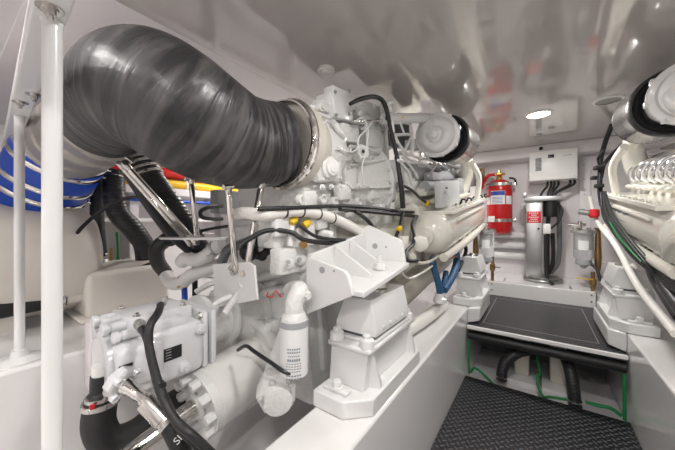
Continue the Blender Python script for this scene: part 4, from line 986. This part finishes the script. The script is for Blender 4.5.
tag(m.out('sensor_plugs', BLACKP), 'cluster of black moulded plugs between the struts and the gearbox top', 'plugs')
m = MB(); m.box((-1.75, 1.12, .98), (-1.45, 1.5, 1.16), .02); m.cyl((-1.5, 1.0, 1.08), (-1.5, 1.4, 1.08), .06, seg=20); tag(m.out('oil_cooler', CAST), 'white oil cooler block behind the strut plate', 'cooler')

# ================================================================== ALONG THE LEFT STRINGER
hb = 'blue fabric hoses beside the left engine'
hose('fuel_hose', [P(432, 258, X=-.66), P(434, 268, X=-.64), P(438, 282, X=-.62), P(440, 294, X=-.62)], .024, BLUEH, 'left blue hose of the trio rising from the stringer', 'hose', hb)
hose('fuel_hose', [P(446, 272, X=-.62), P(444, 283, X=-.61), P(441, 294, X=-.62)], .022, BLUEH, 'middle short blue hose of the trio', 'hose', hb)
hose('fuel_hose', [P(455, 248, X=-.62), P(457, 260, X=-.60), P(453, 275, X=-.58), P(444, 290, X=-.60)], .030, BLUEH, 'right thick blue hose of the trio', 'hose', hb)
tag(MB().lathe(P(440, 293, X=-.62), (0, 0, -1), [(0, .035), (.03, .035), (.04, .05), (.07, .05)], 18).out('hose_manifold', WHITE), 'small white fitting where the blue hoses meet', 'fitting')
hose('white_hose', [(-.70, 1.75, .60), (-.67, 2.1, .60), (-.66, 2.5, .60)], .045, LOOM, 'white sleeved hose lying on the left stringer', 'hose')
hose('return_hose', [P(462, 240, X=-.62), P(466, 250, X=-.6), P(462, 262, X=-.6), P(458, 270, X=-.6)], .018, BLACK, 'black hose just right of the blue hoses', 'hose')
hose('orange_lead', [P(450, 258, X=-.57), P(454, 257, X=-.57), P(457, 256, X=-.57)], .006, ORANGE, 'tiny orange lead on the blue hoses', 'cable')

# ================================================================== RIGHT SIDE LOOMS AND HOSES
gr = 'looms draped along the right engine'
hose('white_loom', [P(590, 197, X=.47), P(594, 214, X=.49), P(601, 227, X=.50), P(612, 240, X=.51), P(622, 256, X=.52), P(630, 272, X=.52), P(642, 292, X=.52), P(658, 312, X=.52), P(676, 334, X=.53)], .021, LOOM, 'long white cable loom descending along the right engine', 'cable', gr)
hose('white_loom', [P(640, 268, X=.56), P(633, 266, X=.54), P(631, 274, X=.53), P(640, 288, X=.535), P(652, 303, X=.54), P(668, 322, X=.55), P(682, 334, X=.56)], .018, LOOM, 'shorter white loom bending back beside the long one on the right', 'cable', gr)
for k in range(6):
    o = .012 * (k % 3); q = .014 * (k // 3)
    hose('black_cable', [P(601 + 2 * (k % 3), 192, X=.49), P(603 + 4 * (k % 3), 212 + 3 * (k // 3), X=.485), P(612 + 4 * (k % 3), 226 + 4 * (k // 3), X=.49), P(625 + 4 * (k % 3), 243 + 4 * (k // 3), X=.50), P(640 + 3 * (k % 3), 258 + 5 * (k // 3), X=.52), P(662, 268 + 3 * k, X=.56), P(690, 282 + 3 * k, X=.58)], .011, BLACK, 'black cable in the bundle behind the long white loom', 'cable', 'black cables bundled behind the white loom')
hose('green_cable', [P(610, 222, X=.475), P(618, 236, X=.48), P(630, 250, X=.49), P(642, 262, X=.51)], .006, GREEN, 'green cable in the bundle on the right engine', 'cable')
hose('coolant_hose', [P(648, 252, X=.60), P(650, 264, X=.58), P(654, 278, X=.57), P(664, 294, X=.57), P(680, 318, X=.58)], .026, BLACK, 'left of two fat black hoses with yellow ends on the right', 'hose', 'fat black hoses on the right', 14, [(P(648, 253, X=.60), (0, 0, 1), YELC)])
hose('coolant_hose', [P(660, 262, X=.58), P(661, 274, X=.57), P(666, 288, X=.57), P(684, 312, X=.58)], .028, BLACK, 'right of two fat black hoses with yellow ends on the right', 'hose', 'fat black hoses on the right', 14, [(P(660, 263, X=.58), (0, 0, 1), YELC)])
hose('black_loom', [P(612, 125, X=.58), P(606, 140, X=.56), P(601, 158, X=.54), P(600, 175, X=.53), P(600, 192, X=.52), P(602, 205, X=.52)], .022, BLACK, 'black loom hanging from the right air filter', 'cable', gr)
hose('black_loom', [P(632, 138, X=.62), P(622, 145, X=.6), P(612, 155, X=.58), P(604, 165, X=.56), P(601, 178, X=.55)], .018, BLACK, 'black loom curving under the right air filter', 'cable', gr)
hose('black_loom', [P(604, 150, X=.50), P(598, 158, X=.50), P(600, 166, X=.50), P(606, 163, X=.5)], .010, BLACKP, 'thin black coil beside the hanging loom at right', 'cable')
for (u, v, l) in ((597, 168, 'topmost'), (594, 178, 'middle'), (598, 186, 'lowest')):
    q = P(u, v, X=.50); tag(MB().box(q - V((.03, .03, .02)), q + V((.045, .03, .02)), .008).out('black_connector', BLACKP), l + ' of three black connectors beside the hanging loom at right', 'connector', 'black connectors on the right loom')
q = P(594, 213, X=.47); t = thing('red_valve', 'small red valve beside the far end of the right engine', 'valve', tuple(q))
MB().lathe(q + V((0, 0, -.05)), (0, 0, 1), [(0, .03), (.02, .045), (.08, .045), (.09, .03)], 20).out('valve_body', REDP, t)
MB().cyl(q + V((-.12, 0, .02)), q + V((-.04, 0, 0)), .03, seg=14).out('fitting', STEELB, t)
# cover script text as plain strokes
m = MB(); 
for k in range(12):
    a = T(.519, 3.45 - k * .05, 1.235 + .006 * (k % 3)); m.tube([a, a + V((0, -.02, .016)), a + V((0, -.034, -.008))], .0022, 5)
for k in range(14):
    a = T(.519, 3.48 - k * .038, 1.185); m.tube([a, a + V((0, -.024, 0))], .0018, 5)
m.out('cover_script', INK, eng_r)
# big near corner casting of right engine
m = MB(); tbox(m, (.56, 1.72, 1.02), (.82, 2.1, 1.36), .05); m.tube([T(.56, 1.75, 1.30), T(.53, 1.95, 1.22), T(.54, 2.1, 1.12)], .04, 14); m.lathe(T(.558, 1.95, 1.26), (-1, 0, 0), [(0, .03), (.008, .03), (.008, .015)], 20)
m.out('end_housing', CREAM, eng_r)

# ================================================================== FAR WALL
EY = 4.53; exx = -.445
t = thing('fire_extinguisher', 'large red fire suppression bottle strapped to the far wall', 'fire extinguisher', (exx, EY, 1.12))
m = MB().lathe((exx, EY, 1.13), (0, 0, 1), [(0, .08), (.02, .13), (.06, .157), (.62, .157), (.68, .147), (.73, .115), (.755, .06), (.76, .04)], 44).out('cylinder', RED, t)
m = MB(); m.lathe((exx, EY, 1.885), (0, 0, 1), [(0, .035), (.03, .04), (.05, .03), (.07, .045), (.09, .045), (.10, .02), (.13, .018)], 20); m.cyl((exx - .07, EY, 1.965), (exx + .07, EY, 1.965), .018, seg=12); m.out('valve', BRASS, t)
for z in (1.30, 1.79): MB().lathe((exx, EY, z), (0, 0, 1), [(0, .160), (.002, .163), (.042, .163), (.045, .160)], 44).box((exx + .15, EY - .02, z), (exx + .20, EY + .01, z + .045), .004).out('strap', STEEL, t)
cur = lambda a, z, r=.1595: V((exx + r * math.cos(a), EY + r * math.sin(a), z))
def curved(mb, a0, a1, z0, z1, r, n=8):
    for i in range(n):
        b0 = a0 + (a1 - a0) * i / n; b1 = a0 + (a1 - a0) * (i + 1) / n; mb.slab([cur(b0, z0, r), cur(b1, z0, r), cur(b1, z1, r), cur(b0, z1, r)], cur((b0 + b1) / 2, 0, .001) - V((exx, EY, 0)))
    return mb
curved(MB(), R(-125), R(-60), 1.54, 1.72, .1585).out('label', LABELW, t)
curved(MB(), R(-124), R(-61), 1.66, 1.715, .1600).out('label_band', LABELB, t)
m = MB()
for k in range(5): curved(m, R(-118), R(-70), 1.555 + k * .019, 1.561 + k * .019, .1598)
m.out('label_print', LABELB, t)
curved(MB(), R(-55), R(-22), 1.54, 1.65, .1585).out('small_label', LABELW, t)
curved(MB(), R(-150), R(-128), 1.54, 1.64, .1585).out('small_label', LABELW, t)
MB().box((exx - .12, EY - .16, 1.30), (exx - .04, EY - .150, 1.38), .003).out('tag', PLASTIC, t)
hose('discharge_hose', [(exx - .06, EY, 1.965), (exx - .14, EY - .02, 1.95), (exx - .20, EY, 1.86), (exx - .23, EY + .02, 1.78)], .022, REDP, 'red discharge hose left of the suppression bottle valve', 'hose')
tag(MB().tube([(exx - .30, 4.70, 2.06), (exx - .22, 4.66, 2.06), (exx - .22, 4.66, 1.8)], .016, 10).out('copper_pipe', BRONZE), 'copper pipe bending down on the far wall left of the red bottle', 'pipe')
tag(MB().tube([(exx + .12, EY, 1.90), (exx + .18, EY - .02, 1.88), (exx + .2, EY, 1.80)], .014, 8).out('valve_lead', BLACK), 'black lead from the red bottle valve', 'cable')
for i, (z, l) in enumerate(((1.12, 'topmost'), (.975, 'middle'), (.83, 'lowest'))):
    t = thing('wall_conduit', f'{l} of three level white pipes below the red bottle', 'pipe', (-.35, 4.66, z - .05), 'white pipes on the far wall')
    MB().cyl((-.62, 4.66, z), (-.14, 4.66, z), .046, seg=24).out('pipe', WHITE, t)
    MB().lathe((-.2, 4.66, z), (1, 0, 0), [(0, .052), (.04, .052)], 24).out('collar', WHITE, t)
# control panel
t = thing('control_panel', 'white wall cabinet with small display and vent above the pump column', 'cabinet', (.14, 4.35, 1.8))
x0, x1, z0, z1 = -.095, .375, 1.815, 2.18
MB().box((x0, 4.36, z0), (x1, 4.715, z1), .004).out('box', PLASTIC, t)
MB().box((x0 + .004, 4.352, z0 + .004), (x1 - .004, 4.36, z1 - .004), .002).out('door', PLASTIC, t)
MB().box((x0 + .062, 4.347, 1.935), (x0 + .125, 4.352, 2.10), .002).out('vent', GREYM, t)
m = MB()
for k in range(9): m.box((x0 + .07, 4.344, 1.945 + k * .017), (x0 + .117, 4.347, 1.952 + k * .017))
m.out('vent_slots', BLACKP, t)
MB().box((x0 + .19, 4.345, 2.085), (x0 + .25, 4.352, 2.125), .003).out('display', BLACKP, t)
m = MB(); m.box((x0 + .34, 4.351, 2.095), (x0 + .37, 4.352, 2.10)); m.box((x0 + .375, 4.351, 2.095), (x0 + .42, 4.352, 2.10)); m.out('maker_marks', INK, t)
MB().lathe((x1 - .035, 4.352, 1.845), (0, -1, 0), [(0, .008), (.003, .008)], 14).out('lock', STEEL, t)
tag(MB().lathe(P(541, 148.5, Y=4.448), (0, -1, 0), [(0, .022), (.006, .022), (.010, .012)], 20).out('wall_sensor', BLACKP), 'small black sensor on the trim above the wall cabinet', 'sensor')
tag(MB().lathe((-.0, 3.9, CZ), (0, 0, -1), [(0, .03), (.01, .028)], 16).out('ceiling_stud', GREYM), 'tiny grey stud in the ceiling above the far ledge', 'stud')
for k, (a, b) in enumerate(((.05, .03), (.09, .10), (.12, .13), (.16, .14), (.27, .17), (.31, .18))):
    hose('panel_cable', [(a + .04, 4.5, 1.83), (a + .04, 4.5, 1.76), (b, 4.46, 1.66), (b - .01, 4.45, 1.55)], .013, BLACK, 'dark cable dropping from the wall cabinet to the pump column', 'cable', 'cables under the wall cabinet')
# pump column
t = thing('pump_column', 'stainless steel pump column with red warning sign standing on the far ledge', 'pump column', (.03, 4.35, .572))
MB().box((-.125, 4.26, .62), (.035, 4.40, 1.555), .004).out('column', BRUSH, t)
MB().box((-.15, 4.22, 1.555), (.24, 4.50, 1.61), .006).box((-.165, 4.20, 1.61), (-.12, 4.3, 1.66), .006).out('head_plate', BRUSH, t)
MB().lathe((.12, 4.34, 1.36), (0, 0, 1), [(0, .05), (.01, .075), (.19, .075), (.195, .06)], 28).out('motor', BLACKP, t)
m = MB(); m.lathe((.04, 4.35, .574), (0, 0, 1), [(0, .20), (.022, .205), (.03, .20), (.03, .17), (.055, .172), (.06, .165)], 44); m.out('base_ring', DSTEEL, t)
m = MB(); 
for k in range(10):
    a = 2 * math.pi * k / 10; MB().bolt((.04 + .185 * math.cos(a), 4.35 + .185 * math.sin(a), .604), (0, 0, 1), .009, .010).out('base_bolt', STEEL, t)
s_ = MB().box((-.118, 4.255, 1.29), (.025, 4.26, 1.43), .002).out('warning_sign', REDP, t)
m = MB()
for k, (a, b) in enumerate(((.02, .12), (.045, .10), (.02, .125), (.035, .11), (.02, .12))):
    n = 5
    for j in range(n): m.box((-.118 + a + (b - a) * j / n, 4.2545, 1.405 - k * .025), (-.118 + a + (b - a) * (j + .75) / n, 4.255, 1.414 - k * .025))
m.out('sign_lettering', LABELW, s_)
MB().box((.045, 4.24, 1.16), (.12, 4.30, 1.28), .006).out('switch_box', PLASTIC, t)
MB().cyl((.0, 4.22, 1.22), (-.0, 4.26, 1.22), .012, seg=10).out('switch_knob', BLACKP, t)
gh = 'dark hoses behind the pump column'
hose('pump_hose', [(.19, 4.44, 1.55), (.21, 4.45, 1.3), (.21, 4.46, 1.0), (.19, 4.46, .78), (.12, 4.46, .66)], .026, DGREY, 'outermost grey hose curving down right of the pump column', 'hose', gh)
hose('pump_hose', [(.14, 4.42, 1.16), (.15, 4.42, .95), (.14, 4.42, .78), (.10, 4.42, .65)], .022, BLACK, 'black hose next inside the grey one at the pump column', 'hose', gh)
hose('pump_hose', [(.07, 4.225, 1.15), (.07, 4.225, .95), (.075, 4.22, .7), (.10, 4.19, .60), (.13, 4.10, .59)], .020, BLACK, 'black hose on the front of the column trailing onto the ledge', 'hose', gh)
hose('pump_hose', [(.10, 4.36, 1.36), (.09, 4.38, 1.1), (.09, 4.39, .7)], .022, BLACK, 'straight black hose beside the steel column', 'hose', gh)
hose('pump_hose', [(.17, 4.32, 1.55), (.23, 4.30, 1.45), (.20, 4.28, 1.32), (.12, 4.28, 1.22)], .013, BLACK, 'thin black lead from the column head to its switch box', 'hose', gh)
tag(MB().box((-.20, 4.66, 1.28), (-.15, 4.72, 1.55), .006).out('wall_switch', PLASTIC), 'slim white switch on the far wall left of the pump column', 'switch')
# ledge details
tag(MB().box((.28, 4.0, .572), (.30, 4.16, .574)).out('ledge_slot', DGREY), 'short dark slot on the right of the far ledge', 'slot', 'slots in the far ledge')
tag(MB().box((-.36, 4.1, .572), (-.345, 4.28, .574)).out('ledge_slot', DGREY), 'short dark slot on the left of the far ledge', 'slot', 'slots in the far ledge')
for (x, y) in ((-.47, 3.940), (.45, 3.940)):
    for z in (.47, .54): tag(MB().lathe((x, y + .004, z), (0, -1, 0), [(0, .010), (.004, .008)], 12).out('ledge_screw', STEEL), 'small screw in the face of the far ledge', 'screw', 'screws in the far ledge')
# fuel filters
def fuel_filter(x, y, zt, label):
    t = thing('fuel_filter', label, 'fuel filter', (x, y, zt - .45), 'fuel filters with clear bowls')
    MB().lathe((x, y, zt), (0, 0, -1), [(0, .075), (.01, .11), (.035, .11), (.04, .10)], 28).out('head', STEELB, t)
    m = MB()
    for k in range(6): a = k * math.pi / 3; m.bolt((x + .09 * math.cos(a), y + .09 * math.sin(a), zt), (0, 0, 1), .011, .014)
    m.cyl((x - .03, y, zt), (x - .03, y, zt + .09), .02, seg=12).cyl((x - .13, y, zt + .05), (x + .02, y, zt + .05), .017, seg=12); m.out('fittings', STEEL, t)
    MB().lathe((x, y, zt - .04), (0, 0, -1), [(0, .088), (.26, .085), (.30, .06)], 28).out('bowl', GLASS, t)
    MB().lathe((x, y, zt - .05), (0, 0, -1), [(0, .062), (.16, .062), (.165, .05)], 24).out('element', PLASTIC, t)
    MB().lathe((x, y, zt - .33), (0, 0, -1), [(0, .065), (.02, .07), (.05, .07), (.065, .04), (.09, .02)], 24).out('drain_base', GREYM, t)
    a = math.atan2(-y, -x); m = MB(); q = lambda b, z: V((x + .0895 * math.cos(b), y + .0895 * math.sin(b), z))
    for i in range(5):
        b0 = a - .5 + i * .2; m.slab([q(b0, zt - .22), q(b0 + .2, zt - .22), q(b0 + .2, zt - .12), q(b0, zt - .12)], (0, 0, .0002) if False else V((math.cos(a), math.sin(a), 0)) * .001)
    m.out('label', LABELW, t)
    # wall pedestal
    MB().tube([(x + .12 * (1 if x > 0 else -1), y + .02, zt + .02), (x + .12 * (1 if x > 0 else -1), y + .02, zt - .30), (x + .12 * (1 if x > 0 else -1), y + .02, zt - .44)], [.02, .032, .02], 16).out('bronze_pipe', BRONZE, t)
    return t
fuel_filter(-.52, 3.86, 1.21, 'fuel filter with clear bowl on the left of the far ledge, below the red bottle')
fuel_filter(.40, 4.08, 1.22, 'fuel filter with clear bowl on the right of the far ledge, beside the red valve')
t = thing('ball_valve', 'bronze valve with yellow lever beside the right fuel filter', 'valve', (.46, 4.0, .58)); MB().lathe((.47, 4.02, .572), (0, 0, 1), [(0, .018), (.05, .018), (.06, .03), (.12, .03), (.13, .018), (.2, .018)], 18).out('body', BRONZE, t)
MB().box((.33, 3.985, .69), (.47, 4.0, .70), .003).out('lever', YELC, t)
t = thing('ball_valve', 'bronze valve standing beside the left fuel filter', 'valve', (-.46, 4.0, .58)); MB().lathe((-.47, 4.02, .572), (0, 0, 1), [(0, .018), (.12, .018), (.13, .03), (.2, .03), (.21, .018), (.3, .018)], 18).out('body', BRONZE, t)
MB().box((-.47, 3.985, .74), (-.38, 4.0, .75), .003).out('lever', BLACKP, t)
hose('filter_drain', [(.46, 4.04, .85), (.5, 4.0, .80), (.52, 3.95, .7)], .014, BLACK, 'black drain hose curving by the right fuel filter', 'hose')

# ================================================================== UNDER THE PLATFORM
tag(MB().cyl((-.50, 2.70, .315), (.48, 2.70, .315), .038, seg=24).out('cross_pipe', BLACK), 'black pipe running across just under the platform edge', 'pipe')
for (x, l) in ((-.12, 'left'), (.13, 'right')):
    t = thing('bilge_pump', f'{l} of two beige upright pumps in the well under the platform', 'pump', (x, 2.95, -.07), 'bilge pumps under the platform')
    MB().box((x - .055, 2.92, -.02), (x + .055, 3.06, .30), .02).out('body', BEIGE, t)
    MB().box((x - .11, 2.80, -.07), (x + .12, 3.10, -.02), .006).out('base', GELSTR, t)
hose('bilge_hose', [(-.07, 2.86, .23), (-.14, 2.78, .22), (-.22, 2.73, .15), (-.245, 2.70, .07), (-.25, 2.70, -.0)], .040, HOSE, 'left of two short black ribbed hoses under the platform', 'hose', 'ribbed hoses under the platform', 18, [((-.248, 2.70, .03), (0, 0, 1), STEEL)])
hose('bilge_hose', [(.17, 2.86, .24), (.19, 2.78, .20), (.205, 2.73, .12), (.215, 2.71, .0), (.22, 2.71, -.05)], .040, HOSE, 'right of two short black ribbed hoses under the platform', 'hose', 'ribbed hoses under the platform', 18, [((.218, 2.71, -.01), (0, 0, 1), STEEL)])
gw = 'green earth wires under the platform'
def gwire(pts, r, l): tag(MB().tube(pts, r, 10).out('earth_wire', GREEN), l, 'wire', gw)
gwire([(-.485, 2.64, .30), (-.485, 2.635, .15), (-.485, 2.635, .01)], .009, 'upright green wire at the left side of the well')
gwire([(-.47, 2.64, .02), (-.45, 2.64, .06), (-.42, 2.64, .06), (-.36, 2.64, .02), (-.30, 2.66, -.04)], .010, 'green wire curling from the left side of the well')
gwire([(.465, 2.64, .29), (.465, 2.635, .12), (.465, 2.635, -.01)], .010, 'thick upright green wire at the right side of the well')
gwire([(.45, 2.64, .01), (.40, 2.64, .04), (.33, 2.64, .035), (.27, 2.65, .03)], .012, 'green wire running level at the right of the well')
gwire([(-.01, 2.75, .10), (0, 2.70, .02), (.03, 2.66, -.02), (.07, 2.64, -.0), (.13, 2.64, .01), (.17, 2.65, .01)], .010, 'green wire in the middle of the well')
gwire([(.01, 2.9, .22), (-.01, 2.85, .18), (.01, 2.8, .10), (-.01, 2.76, .05)], .008, 'thin green wire between the two pumps')
